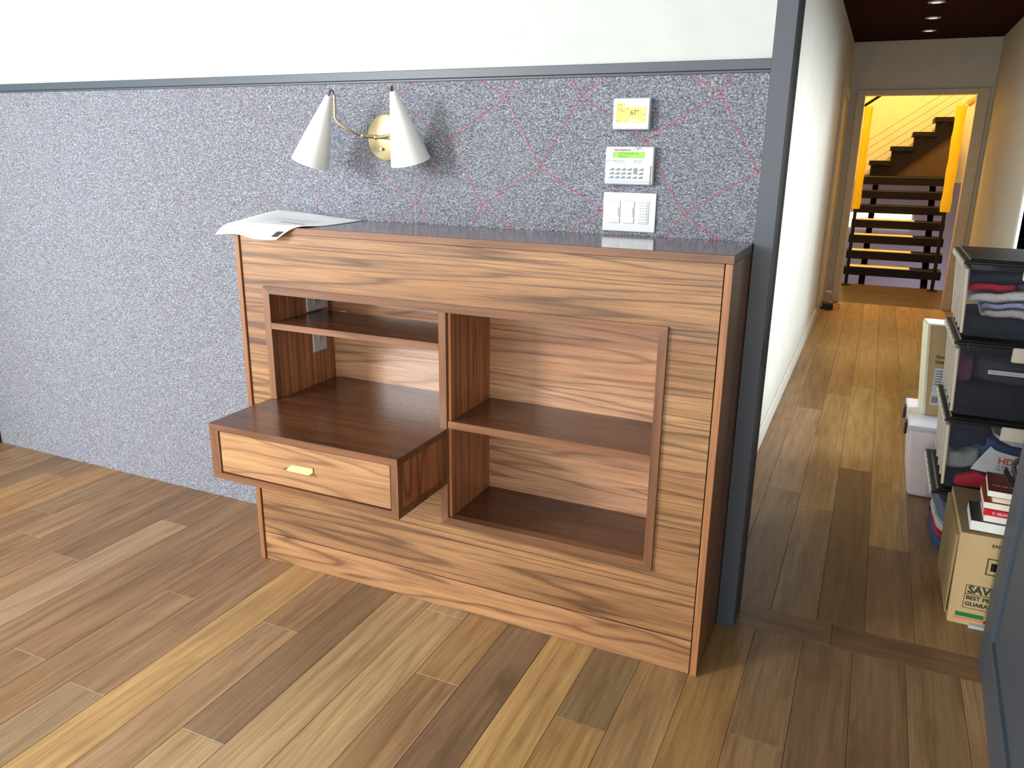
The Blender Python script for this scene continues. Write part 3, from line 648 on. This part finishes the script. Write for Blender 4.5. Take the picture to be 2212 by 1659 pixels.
kp = thing('alarm_keypad', 'white security alarm keypad with green display and grey keys, between thermostat and switches', 'keypad', (1.231, Y0, 1.362))
box('body', (1.158, 1.304, Y0-.022, Y0, 1.362, 1.4705), M_plastic, kp, bev=.005, seg=3)
box('lower_door', (1.160, 1.2975, Y0-.026, Y0-.022, 1.3655, 1.4180), M_plastic, kp, bev=.0015)
box('grip', (1.160, 1.2975, Y0-.0275, Y0-.022, 1.3640, 1.3735), M_plastic2, kp, bev=.0015)
YK = Y0-.0225
lcd = box('lcd_display', (1.1805, 1.2755, YK-.0010, YK+.001, 1.4385, 1.4560), plain('green_lcd', (130, 220, 60), .25, emit=(125, 225, 60), es=.35), kp, bev=0)
M_lcdk = plain('lcd_black', (24, 60, 16), .6)
text('display_text', '29-Dining Room', .0098, (1.1985, YK-.001, 1.4485), X_, Z_, M_lcdk, lcd, sx=.94)
text('display_text', 'Motion', .0098, (1.1985, YK-.001, 1.4400), X_, Z_, M_lcdk, lcd, sx=.94)
M_maroon = plain('maroon_ink', (140, 40, 86), .6)
text('brand_text', 'Tasco Security, Inc.', .0076, (1.183, YK, 1.4595), X_, Z_, M_maroon, kp, bold=.0001, sx=.88)
box('underline', (1.183, 1.2345, YK-.0004, YK+.001, 1.4583, 1.4590), M_maroon, kp, bev=0)
bm = bmesh.new()
for p, q in (((1.240, 1.4590), (1.250, 1.4672)), ((1.250, 1.4672), (1.255, 1.4640)), ((1.255, 1.4640), (1.261, 1.4685)), ((1.261, 1.4685), (1.272, 1.4590)), ((1.2505, 1.4590), (1.2625, 1.4670)), ((1.252, 1.4655), (1.2565, 1.4615))):
    A = Vector((p[0], p[1])); B_ = Vector((q[0], q[1])); dd = (B_-A).normalized(); nn = Vector((-dd.y, dd.x))*.00045
    bm.faces.new([bm.verts.new((v.x, YK-.0004, v.y)) for v in (A+nn, A-nn, B_-nn, B_+nn)])
finish('mountain_logo', bm, M_maroon, kp)
M_grink = plain('grey_ink_small', (110, 112, 120), .7)
for xx, zz, s_ in ((1.188, 1.4300, 'Service & Billing   •'), (1.188, 1.4252, 'Monitoring Station  •'), (1.245, 1.4300, '800-702-1774'), (1.245, 1.4252, '800-318-9477'), (1.161, 1.4285, 'ARMED  READY')):
    text('small_print', s_, .0043, (xx, YK, zz), X_, Z_, M_grink, kp)
M_key = plain('grey_key', (122, 138, 142), .4)
for r_ in range(3):
    for c_ in range(6):
        kx = 1.1745+c_*.0177+(-.0008)*r_; kz = 1.4040-r_*.0113
        if c_ == 4 and r_ == 1: continue
        if c_ == 4 and r_ == 0: poly = [(kx+.0012, kz-.0110), (kx+.0116, kz-.0110), (kx+.0122, kz+.0070), (kx+.0020, kz+.0062)]
        else: poly = [(kx-.001, kz-.0005), (kx, kz-.001), (kx+.0122, kz-.001), (kx+.0128, kz+.0058), (kx+.0100, kz+.0058), (kx, kz+.0015)]
        bm = bmesh.new(); add_prism(bm, poly, Y0-.0282, Y0-.0255)
        kk = finish('key', bm, M_key, kp)
        dg = ['1', '2', '3', 'A', 'v', '*', '4', '5', '6', 'B', '', '0', '7', '8', '9', 'C', 'D', '#'][r_*6+c_]
        if dg: text('key_digit', dg, .0042, (kx+.0070, Y0-.0282, kz+.0003), X_, Z_, M_print, kk)

sw = thing('switch_panel', 'wide white wall plate with two dimmers and a button column, lowest on the wall', 'light switch', (1.234, Y0, 1.226))
box('plate', (1.153, 1.3150, Y0-.007, Y0, 1.2255, 1.3395), M_plastic, sw, bev=.0018, seg=2)
for xx in (1.1745, 1.2185):
    box('dimmer_gap', (xx-.0006, xx+.0326, Y0-.0078, Y0-.006, 1.2496, 1.3154), M_gap, sw, bev=0)
    dm = box('dimmer', (xx, xx+.032, Y0-.0095, Y0-.007, 1.2502, 1.3148), M_plastic, sw, bev=.0010)
    box('slider_slot', (xx+.0262, xx+.0292, Y0-.0100, Y0-.009, 1.2690, 1.2960), M_gap, dm, bev=0)
    box('slider', (xx+.0266, xx+.0288, Y0-.0108, Y0-.0095, 1.2735, 1.2785), M_plastic, dm, bev=0)
box('keypad_gap', (1.2619, 1.2951, Y0-.0078, Y0-.006, 1.2496, 1.3154), M_gap, sw, bev=0)
box('keypad_frame', (1.2625, 1.2945, Y0-.0088, Y0-.007, 1.2502, 1.3148), M_plastic, sw, bev=.0008)
box('button_well', (1.2668, 1.2902, Y0-.0092, Y0-.0085, 1.2540, 1.3112), plain('button_shadow_gap', (112, 118, 124), .5), sw, bev=0)
for k in range(7):
    z0 = 1.2545+k*.0081; box('button', (1.2672, 1.2898, Y0-.0102, Y0-.0088, z0, z0+.0073), M_plastic, sw, bev=.0005)

# ------------------------------------------------------------------ storage along the hall's right wall
def tote(name, label, x0, y0, z0, h, w=.46, d=.47, taper=.022):
    t = thing(name, label, 'storage box', (x0+w/2, y0+d/2, z0), 'clear totes stacked in the hall')
    x1, y1, z1 = x0+w, y0+d, z0+h-.024
    bm = bmesh.new()
    def ring(g, z, s_=0): return [bm.verts.new(p) for p in ((x0+g, y0+g, z), (x1-g, y0+g, z), (x1-g, y1-g, z), (x0+g, y1-g, z))]
    def rring(g, z, r_=.02):
        out = []
        for (cx_, cy_, a0) in ((x0+g+r_, y0+g+r_, pi), (x1-g-r_, y0+g+r_, 1.5*pi), (x1-g-r_, y1-g-r_, 0), (x0+g+r_, y1-g-r_, .5*pi)):
            for q in range(5):
                an = a0+q*pi/8; out.append(bm.verts.new((cx_+r_*cos(an), cy_+r_*sin(an), z)))
        return out
    rs = [rring(taper+.006, z0+.001), rring(taper, z0+.012), rring(.012, z1-.03), rring(.008, z1-.02), rring(.0, z1-.018), rring(.0, z1)]
    for i in range(len(rs)-1):
        n = len(rs[i])
        for k in range(n): bm.faces.new([rs[i][k], rs[i][(k+1) % n], rs[i+1][(k+1) % n], rs[i+1][k]])
    bm.faces.new(rs[0])
    finish('body', bm, M_clear, t, smooth=True, angle=40)
    # vertical moulded ribs on the hall side
    for k in range(5 if z0 > 0 else 0):
        yy = y0+.025+k*(d-.07)/4
        bm = bmesh.new()
        add_hex(bm, [(x0+taper-.002, yy, z0+.01), (x0+taper+.006, yy, z0+.01), (x0+taper+.006, yy+.011, z0+.01), (x0+taper-.002, yy+.011, z0+.01)],
                [(x0+.004, yy, z1-.02), (x0+.014, yy, z1-.02), (x0+.014, yy+.011, z1-.02), (x0+.004, yy+.011, z1-.02)])
        finish('rib', bm, M_rib, t)
    bm = bmesh.new(); add_hex(bm, [(x0+taper+.004, y0+.02, z0+.012), (x0+taper+.007, y0+.02, z0+.012), (x0+taper+.007, y1-.03, z0+.012), (x0+taper+.004, y1-.03, z0+.012)],
                              [(x0+.015, y0+.02, z1-.02), (x0+.018, y0+.02, z1-.02), (x0+.018, y1-.02, z1-.02), (x0+.015, y1-.02, z1-.02)])
    if z0 > 0: finish('frosted_side', bm, M_clear_side, t)
    else: bm.free()
    bm = bmesh.new(); add_box(bm, x0-.006, x1+.006, y0-.006, y1+.006, z1, z1+.010, bev=.003); add_box(bm, x0+.012, x1-.012, y0+.012, y1-.012, z1+.002, z1+.016, bev=.004); finish('lid', bm, M_black, t)
    bm = bmesh.new()
    for k in range(6): add_box(bm, x0-.010, x0-.004, y0+.02+k*.075, y0+.07+k*.075, z1-.012, z1+.008, bev=.002)
    rim_ = finish('rim_clips', bm, M_rib, t); rim_['kind'] = 'stuff'
    bm = bmesh.new(); add_box(bm, x0+.17, x0+.29, y0-.012, y0-.002, z1-.045, z1+.006, bev=.004); finish('latch', bm, M_rib, t)
    return t
def cloth_mat(name, col, rib=0, spec=.2):
    t = NT(name); tc = t.add('ShaderNodeTexCoord')
    n = t.add('ShaderNodeTexNoise'); n.inputs['Scale'].default_value = 160; n.inputs['Detail'].default_value = 2; t.l(tc.outputs['Object'], n.inputs['Vector'])
    t.l(t.mix(n.outputs[0], lin(tuple(v*.72 for v in col)), lin(tuple(min(255, v*1.2) for v in col))), t.p.inputs['Base Color'])
    t.p.inputs['Roughness'].default_value = .9; t.p.inputs['Specular IOR Level'].default_value = spec
    if rib:
        w = t.add('ShaderNodeTexWave'); w.inputs['Scale'].default_value = rib; t.l(tc.outputs['Object'], w.inputs['Vector']); t.bump(w.outputs[0], .8, .004)
    else:
        n2 = t.add('ShaderNodeTexNoise'); n2.inputs['Scale'].default_value = 22; n2.inputs['Detail'].default_value = 3; t.l(tc.outputs['Object'], n2.inputs['Vector']); t.bump(n2.outputs[0], .7, .01)
    return t.m
def garment(name, label, x0, x1, y0, y1, z0, z1, mat, seed=1, sag=.25, cat='clothing', rough_=.006, slope=0):
    z1 -= .002
    zb = [q for q in TZ if q <= z0+.001][-1]
    bm = bmesh.new(); nx, ny, nz = 18, 12, 6
    bmesh.ops.create_cube(bm, size=2)
    bmesh.ops.subdivide_edges(bm, edges=bm.edges, cuts=9, use_grid_fill=True)
    cx_, cy_, cz_ = (x0+x1)/2, (y0+y1)/2, (z0+z1)/2; hx, hy, hz = (x1-x0)/2, (y1-y0)/2, (z1-z0)/2
    for v in bm.verts:
        p = v.co; q = Vector(p)
        r_ = (abs(q.x)**6+abs(q.y)**6+abs(q.z)**6)**(1/6)
        q = q/r_
        w = Vector((cx_+q.x*hx, cy_+q.y*hy, cz_+q.z*hz+slope*q.x))
        nz_ = noise.noise(Vector((w.x*9+seed, w.y*9, w.z*14)))*rough_+noise.noise(Vector((w.x*30+seed, w.y*30, w.z*40)))*rough_*.35
        w.z += nz_*1.1*(1 if q.z > 0 else .25); w.y += nz_*.5
        ev = max(0, min(1, (w.z-zb-.02)/.05))*max(0, min(1, (zb+.24-w.z)/.04))
        w.z += ev*(noise.noise(Vector((w.x*8.5, w.y*5, zb*37)))*.045+noise.noise(Vector((w.x*21, w.y*9, zb*53)))*.018)
        w.x = min(max(w.x, x0), x1); w.y = min(max(w.y, y0), y1); w.z = max(w.z, z0-.001)
        v.co = w
    o = finish(name, bm, mat, None, smooth=True, loc=(cx_, cy_, z0))
    return tag(o, label, cat)
navy = cloth_mat('navy_cotton', (34, 40, 56)); navy2 = cloth_mat('blue_black_cotton', (30, 28, 44)); plum = cloth_mat('plum_cotton', (88, 50, 78)); redc = cloth_mat('red_cotton', (196, 30, 50))
whc = cloth_mat('white_cotton', (242, 244, 250)); bluec = cloth_mat('steel_blue_cotton', (60, 90, 132)); lav = cloth_mat('lavender_knit', (164, 170, 220)); ribw = cloth_mat('ribbed_white_knit', (240, 244, 250), rib=60)
greyc = cloth_mat('heather_grey', (142, 148, 150)); bgrey = cloth_mat('blue_grey_towel', (120, 130, 160)); blue2 = cloth_mat('bright_blue_cotton', (38, 84, 140))
TZ = [0, .285, .570, .855]
TX = [2.230, 2.232, 2.218, 2.205]; TY = [.748, .738, .728, .728]
labs = ['clear tote of blue and grey cloth on the floor, bottom of the stack', 'clear tote holding a white trash-bag packet and dark clothes, above the bottom tote',
        'clear tote of dark trousers with a white strip label, third from the floor', 'clear black-lidded tote of red, white and navy clothes, top of the stack']
for i in range(4): tote('clear_tote', labs[i], TX[i], TY[i], TZ[i], .283 if i < 3 else .275)
g = 'clothes inside the clear totes'
def gm(*args, **kw):
    o = garment(*args, **kw); o['group'] = g
# bottom tote
x, y = TX[0]+.030, TY[0]+.030
gm('folded_cloth', 'bright blue folded cloth at the very bottom of the lowest tote', x, x+.39, y, y+.39, .012, .062, blue2, 1)
gm('folded_cloth', 'thin red cloth above the blue one in the lowest tote', x, x+.39, y, y+.39, .064, .088, redc, 2, rough_=.004)
gm('folded_cloth', 'white crumpled cloth in the lowest tote, over the red one', x, x+.39, y, y+.39, .090, .128, whc, 3)
gm('folded_towel', 'blue-grey towel filling the upper half of the lowest tote', x, x+.39, y, y+.39, .130, .205, bgrey, 4, cat='towel')
gm('folded_cloth', 'navy cloth on top inside the lowest tote', x, x+.39, y, y+.39, .207, .238, navy, 5)
# second tote
x, y, z = TX[1]+.030, TY[1]+.030, TZ[1]
gm('folded_cloth', 'dark navy cloth lining the bottom of the second tote', x, x+.39, y+.02, y+.39, z+.012, z+.055, navy2, 6)
gm('folded_cloth', 'heather grey cloth at lower left of the second tote', x, x+.10, y, y+.3, z+.056, z+.120, greyc, 7)
gm('folded_cloth', 'red and pink cloth low in the second tote, behind the books', x+.03, x+.18, y-.004, y+.018, z+.012, z+.050, redc, 8)
gm('folded_cloth', 'deep blue garment filling the second tote behind the packet', x+.06, x+.39, y+.035, y+.39, z+.057, z+.185, bluec, 9)
gm('folded_cloth', 'black-blue garment at upper left of the second tote', x, x+.12, y+.02, y+.35, z+.122, z+.215, navy, 10)
gm('folded_cloth', 'white garment edge near the top of the second tote', x+.13, x+.39, y, y+.3, z+.188, z+.212, whc, 11, slope=-.004)
# third tote
x, y, z = TX[2]+.030, TY[2]+.030, TZ[2]
gm('folded_trousers', 'black-navy trousers filling the lower part of the third tote', x, x+.39, y, y+.39, z+.012, z+.120, navy2, 12)
gm('folded_trousers', 'dark grey trousers in the upper part of the third tote', x+.045, x+.39, y, y+.39, z+.122, z+.215, cloth_mat('charcoal_cotton', (66, 60, 76)), 13)
gm('folded_cloth', 'plum purple cloth at upper left of the third tote', x, x+.042, y, y+.34, z+.122, z+.215, plum, 14)
# top tote
x, y, z = TX[3]+.030, TY[3]+.030, TZ[3]
gm('folded_cloth', 'black garment at the bottom of the top tote', x, x+.39, y, y+.39, z+.012, z+.062, navy, 15)
gm('ribbed_shirt', 'ribbed white knit shirt low in the top tote', x+.06, x+.39, y-.004, y+.38, z+.055, z+.085, ribw, 16, slope=-.006)
gm('folded_cloth', 'lavender blue knit in the middle of the top tote', x+.05, x+.39, y, y+.38, z+.088, z+.112, lav, 17)
gm('folded_cloth', 'upper white cotton garment crossing the top tote', x, x+.39, y-.002, y+.38, z+.114, z+.150, whc, 18, slope=.004)
gm('folded_cloth', 'red garment with a sharp corner in the top tote', x, x+.14, y, y+.36, z+.152, z+.174, redc, 19)
gm('folded_cloth', 'plum-grey garment right of the red one in the top tote', x+.142, x+.39, y, y+.36, z+.152, z+.176, cloth_mat('mauve_grey', (84, 74, 92)), 20)
gm('folded_cloth', 'dark teal navy garment on top in the top tote', x, x+.39, y, y+.38, z+.178, z+.212, navy, 21)
# label strip on third tote
t3 = [o for o in bpy.data.objects if o.get('label') == labs[2]][0]
lx = TX[2]+.112; lz = TZ[2]+.163
strip = box('label_strip', (lx, lx+.17, TY[2]+.006, TY[2]+.0115, lz, lz+.014), M_plastic, t3, bev=0)
text('label_text', 'PANTS/WORKOUT CLOTHES', .0115, (lx+.006, TY[2]+.006, lz+.003), X_, Z_, M_print, strip, sx=.95)
# white bag packet inside second tote
x, y, z = TX[1]+.105, TY[1]+.034, TZ[1]+.083
bagm = plain('white_poly_bag', (234, 236, 242), .35, bump=(40, .5, .006))
rowsb = [[(x, y, z), (x+.05, y-.004, z-.006), (x+.12, y+.002, z-.012), (x+.19, y, z-.022)],
         [(x+.015, y-.003, z+.035), (x+.06, y+.004, z+.03), (x+.12, y-.003, z+.03), (x+.19, y, z+.02)],
         [(x+.050, y, z+.095), (x+.07, y-.003, z+.082), (x+.13, y+.003, z+.068), (x+.19, y, z+.062)]]
bag, _ = patch(rowsb, 'trash_bag_packet', bagm, 'white trash-bag packet with orange lettering inside the second tote', 'packet', thick=.006)
bag['base'] = list(bag.location)
M_orange = plain('orange_ink', (226, 88, 40), .5)
yb = y-.0095
text('packet_text', 'HDX', .034, (x+.078, yb, z+.036), (1, 0, -.04), Z_, M_orange, bag, bold=.0006)
text('packet_text', '12 Gallon', .0105, (x+.078, yb, z+.024), (1, 0, -.06), Z_, M_print, bag)
text('packet_text', 'Flap Tie Trash Bags', .0095, (x+.078, yb, z+.013), (1, 0, -.06), Z_, M_print, bag)

# cardboard moving box
bxx, byy = 2.288, .295
cbx = thing('cardboard_box', 'tan cardboard moving box with green printing, on the floor before the totes', 'box', (bxx+.2, byy+.2, 0))
bm = bmesh.new(); add_hex(bm, [(bxx, byy, 0), (bxx+.40, byy, 0), (bxx+.40, byy+.41, 0), (bxx-.004, byy+.41, 0)], [(bxx-.008, byy, .318), (bxx+.40, byy, .318), (bxx+.40, byy+.40, .318), (bxx-.006, byy+.40, .318)], bev=.003)
finish('carton', bm, M_card, cbx)
bm = bmesh.new(); add_hex(bm, [(bxx-.010, byy+.02, .02), (bxx-.006, byy+.02, .02), (bxx-.006, byy+.39, .02), (bxx-.010, byy+.39, .02)], [(bxx-.018, byy+.02, .30), (bxx-.008, byy+.02, .30), (bxx-.008, byy+.38, .30), (bxx-.018, byy+.38, .30)], bev=.001)
finish('worn_side', bm, plain('rubbed_card', (158, 132, 88), .9, bump=(40, .6, .004)), cbx)
bm = bmesh.new(); add_box(bm, bxx-.005, bxx+.398, byy+.004, byy+.19, .318, .3215, bev=.001); add_box(bm, bxx-.005, bxx+.398, byy+.195, byy+.395, .318, .3205, bev=.001)
finish('top_flap', bm, M_card_dark, cbx)
yb = byy-.0005
M_green = plain('green_ink', (24, 120, 62), .6); M_dgreen = plain('dark_green_ink', (52, 62, 40), .7)
def bx(n, x0, x1, z0, z1, mat): return box(n, (bxx+x0, bxx+x1, byy-.0012, byy+.001, z0, z1), mat, cbx, bev=0)
bx('green_stripe', .018, .098, .030, .044, M_green); bx('orange_stripe', .014, .110, .020, .027, plain('orange_stripe_ink', (220, 130, 90), .7))
for q in ((.034, .15, .144, .1455), (.034, .15, .062, .0635), (.034, .0355, .062, .145), (.034, .15, .112, .114), (.15, .1515, .062, .145)): bx('print_border', *q, M_dgreen)
text('box_text', 'SAVE', .036, (bxx+.040, yb-.0008, .118), X_, Z_, M_dgreen, cbx, bold=.0012)
text('box_text', 'BEST PRICE', .019, (bxx+.039, yb-.0008, .094), X_, Z_, M_dgreen, cbx, bold=.0006)
text('box_text', 'GUARANTEED', .019, (bxx+.039, yb-.0008, .072), X_, Z_, M_dgreen, cbx, bold=.0006)
text('box_text', 'EASY', .014, (bxx+.082, yb-.0008, .287), X_, Z_, M_dgreen, cbx, bold=.0004)
text('box_text', 'RECYCLE', .013, (bxx+.112, yb-.0008, .036), X_, Z_, M_dgreen, cbx, bold=.0003)
bx('hand_hole', .090, .122, .205, .232, M_dark)
for q in ((.078, .134, .244, .247), (.078, .134, .190, .193), (.078, .081, .190, .247), (.131, .134, .190, .247)): bx('print_border', *q, M_dgreen)
M_tape = clearplastic('brown_packing_tape', (176, 156, 96), .75, .25)
bx('tape_strip', .100, .135, .008, .316, M_tape)
box('tape_tail', (bxx+.060, bxx+.108, byy-.018, byy-.002, .001, .012), M_plastic2, cbx, bev=.001)

# books stacked on the cardboard box
def book(label, x0, y0, z0, w, d, h, cover, rot=0, spine_front=False, page=(240, 240, 230), spine_text=None, title=None):
    t = thing('book', label, 'book', (x0, y0, z0), 'books stacked on the cardboard box')
    pg = plain('book_pages', page, .8, bump=(500, .2, .0004)); cv = cover
    e = .0014; k = .0022
    box('cover_board', (x0, x0+w, y0, y0+d, z0+.0002, z0+e), cv, t, bev=.0003); box('cover_board', (x0, x0+w, y0, y0+d, z0+h-e, z0+h), cv, t, bev=.0003)
    if spine_front:
        sp = box('spine', (x0, x0+w, y0-.0015, y0+.001, z0, z0+h), cv, t, bev=.0005); box('page_block', (x0+k, x0+w-k, y0+.001, y0+d-k, z0+e, z0+h-e), pg, t, bev=0)
        if spine_text: text('spine_text', spine_text, h*.62, (x0+w-.004, y0-.0015, z0+h*.74), (-1, 0, 0), (0, 0, -1), M_plastic, t, bold=.0003, sx=.72)
    else:
        box('page_block', (x0+k*.4, x0+w-k, y0+k*.4, y0+d-k, z0+e, z0+h-e), pg, t, bev=0)
        box('spine', (x0+w-.001, x0+w+.0012, y0, y0+d, z0, z0+h), cv, t, bev=.0004)
    if title: text('title_text', title, .016, (x0+.012, y0+.045, z0+h), X_, (0, 1, 0), M_plastic2, t, sx=.8, bold=.0002)
    t.rotation_euler.z = radians(rot)
    return t
bk = plain('black_cover', (30, 28, 32), .35); rd = plain('red_cover', (214, 26, 46), .35); tn = plain('cream_cover', (226, 220, 196), .5); gr = plain('olive_orange_cover', (150, 142, 40), .45)
mr_ = plain('maroon_cover', (96, 26, 28), .35); rb = plain('rust_cover', (150, 62, 30), .4)
z = .3225
book('thick paperback with black cover and white pages, bottom of the pile', 2.304, .318, z, .128, .165, .034, bk, -2, page=(240, 244, 236)); z += .0345
book('white-paged book with a black lower cover, second from the bottom', 2.338, .325, z, .105, .15, .022, tn, -2); z += .0225
book('red-spined book with white lettering in the middle of the pile', 2.334, .322, z, .110, .15, .0195, rd, -2, spine_front=True, spine_text='YUVI GREENSTEIN  O'); z += .020
book('book with rust cover and white pages, just above the red spine', 2.330, .326, z, .114, .15, .022, rb, -2, page=(238, 240, 226)); z += .0225
book('cream-paged book with olive cover, second from the top of pile', 2.352, .330, z, .094, .145, .021, gr, -2, page=(232, 224, 196)); z += .0215
book('white-paged book with maroon front cover, top of the pile', 2.334, .318, z, .112, .17, .021, mr_, -4, page=(238, 240, 224), title='THE ARTS'); z += .0215
# black straps on top of the books
bstr = thing('black_strap', 'crumpled black strap with purple-white tag lying on the top book', 'strap', (2.42, .38, z))
rows_ = [smooth_path([(2.372, .36, z+.052), (2.392, .35, z+.020), (2.42, .345, z+.004), (2.46, .35, z+.003)], 4), smooth_path([(2.384, .40, z+.055), (2.404, .40, z+.024), (2.43, .40, z+.005), (2.46, .40, z+.003)], 4)]
bm = bmesh.new(); V = [[bm.verts.new(p) for p in r_] for r_ in rows_]
for i in range(len(V[0])-1): bm.faces.new([V[0][i], V[1][i], V[1][i+1], V[0][i+1]])
o = finish('webbing', bm, plain('black_webbing', (40, 36, 40), .6), bstr, smooth=True); md = o.modifiers.new('t', 'SOLIDIFY'); md.thickness = .003
bm = bmesh.new(); add_tube(bm, smooth_path([(2.395, .37, z+.078), (2.402, .365, z+.05), (2.42, .36, z+.02), (2.445, .36, z+.03), (2.452, .37, z+.07), (2.43, .38, z+.095), (2.405, .375, z+.09), (2.395, .37, z+.078)], 4), .007, 8); finish('loop', bm, plain('black_webbing_loop', (46, 42, 46), .55), bstr, smooth=True)
# white lidded bin further back
wbn = thing('white_bin', 'tall white plastic bin with clear latched lid, behind the totes', 'storage box', (2.33, 1.53, 0))
bm = bmesh.new(); add_hex(bm, [(2.188, 1.33, 0), (2.50, 1.33, 0), (2.50, 1.73, 0), (2.188, 1.73, 0)], [(2.158, 1.32, .315), (2.53, 1.32, .315), (2.53, 1.75, .315), (2.158, 1.75, .315)], bev=.02, seg=3)
finish('body', bm, plain('milky_plastic', (232, 222, 226), .4), wbn, smooth=True, angle=50)
box('lid', (2.150, 2.538, 1.312, 1.758, .312, .334), clearplastic('milky_lid', (236, 238, 248), .8, .2), wbn, bev=.006, seg=2)
for yy in (1.36, 1.60): box('latch', (2.140, 2.152, yy, yy+.06, .275, .330), M_black, wbn, bev=.003)
box('handle', (2.30, 2.36, 1.295, 1.312, .29, .335), M_black, wbn, bev=.003)
# flat carton on the bin
fc = thing('flat_carton', 'narrow upright cardboard carton with white edge and shipping label, on the white bin', 'box', (2.30, 1.53, .335))
bm = bmesh.new(); add_hex(bm, [(2.222, 1.50, .335), (2.46, 1.50, .335), (2.46, 1.60, .335), (2.205, 1.60, .335)], [(2.186, 1.50, .745), (2.42, 1.50, .745), (2.42, 1.60, .745), (2.170, 1.60, .745)], bev=.002)
finish('carton', bm, M_card, fc)
bm = bmesh.new(); add_hex(bm, [(2.212, 1.495, .335), (2.222, 1.495, .335), (2.205, 1.605, .335), (2.195, 1.605, .335)], [(2.176, 1.495, .745), (2.186, 1.495, .745), (2.170, 1.605, .745), (2.160, 1.605, .745)])
finish('white_edge', bm, plain('cream_card', (238, 232, 206), .6), fc)
bm = bmesh.new(); add_hex(bm, [(2.180, 1.49, .745), (2.42, 1.49, .745), (2.42, 1.61, .745), (2.165, 1.61, .745)], [(2.178, 1.49, .753), (2.42, 1.49, .753), (2.42, 1.61, .753), (2.163, 1.61, .753)], bev=.002)
finish('white_top', bm, plain('cream_card_top', (248, 246, 230), .6), fc)
lb = box('shipping_label', (2.232, 2.29, 1.4975, 1.50, .385, .555), M_plastic, fc, bev=0)
for k in range(6): box('label_line', (2.236, 2.262+.004*(k % 3), 1.497, 1.4976, .54-.012*k, .543-.012*k), M_print, lb, bev=0)
for k in range(5): box('barcode_bar', (2.238+.005*k, 2.2405+.005*k, 1.497, 1.4976, .395, .425), M_print, lb, bev=0)
text('carton_text', 'Quos', .02, (2.226, 1.4990, .60), X_, Z_, M_print, fc, bold=.0004)
text('carton_text', '2206-1', .018, (2.226, 1.4990, .575), X_, Z_, M_print, fc, bold=.0004)

# odds and ends on the floor by the far doorway
gx, gy = 1.575, 5.9
gg = 'clutter on the floor by the far doorway'
for i, (dx, dz, w_, h_, col, lb_) in enumerate(((.0, .0, .11, .022, (70, 54, 48), 'dark flat case at the bottom of the clutter pile'), (.005, .023, .10, .026, (40, 40, 60), 'navy flat case second in the clutter pile'), (-.004, .050, .10, .020, (120, 84, 62), 'brown flat case on top of the clutter pile'))):
    o = tag(box('tool_case', (gx-w_/2+dx, gx+w_/2+dx, gy-.05, gy+.06, dz+.0005, dz+h_), plain('case_col', col, .5), None, bev=.004, loc=(gx, gy, dz)), lb_+' by the far doorway', 'case', gg)
bm = bmesh.new(); add_tube(bm, [(gx-.005, gy, .0705), (gx-.005, gy, .15), (gx-.005, gy, .152)], [.032, .036, .033], 20); o = finish('glass_jar', bm, clearplastic('jar_glass', (210, 206, 196), .45, .1), None, smooth=True, angle=50, loc=(gx-.005, gy, .0705)); tag(o, 'small clear jar standing on the clutter pile by the far doorway', 'jar', gg)
bm = bmesh.new(); add_tube(bm, [(gx-.005, gy, .1525), (gx-.005, gy, .175)], .03, 20); o = finish('tape_roll', bm, plain('tape_white', (200, 196, 190), .5), None, loc=(gx-.005, gy, .1525)); tag(o, 'pale round roll balanced on top of the jar', 'roll', gg)
bm = bmesh.new(); add_tube(bm, smooth_path([(gx+.070, gy-.03, .006), (gx+.080, gy+.01, .03), (gx+.10, gy+.03, .05), (gx+.115, gy, .045), (gx+.10, gy-.03, .012)], 5), .006, 8); o = finish('orange_strap', bm, plain('orange_webbing', (236, 110, 20), .5), None, smooth=True, loc=(gx+.09, gy, 0)); tag(o, 'bright orange strap looped beside the clutter pile', 'strap', gg)
bm = bmesh.new(); add_box(bm, gx-.10, gx-.02, gy-.13, gy-.07, .0005, .004); o = finish('card_scrap', bm, M_plastic2, None, loc=(gx-.06, gy-.1, 0)); tag(o, 'pale scrap of card on the floor before the clutter pile', 'card', gg)
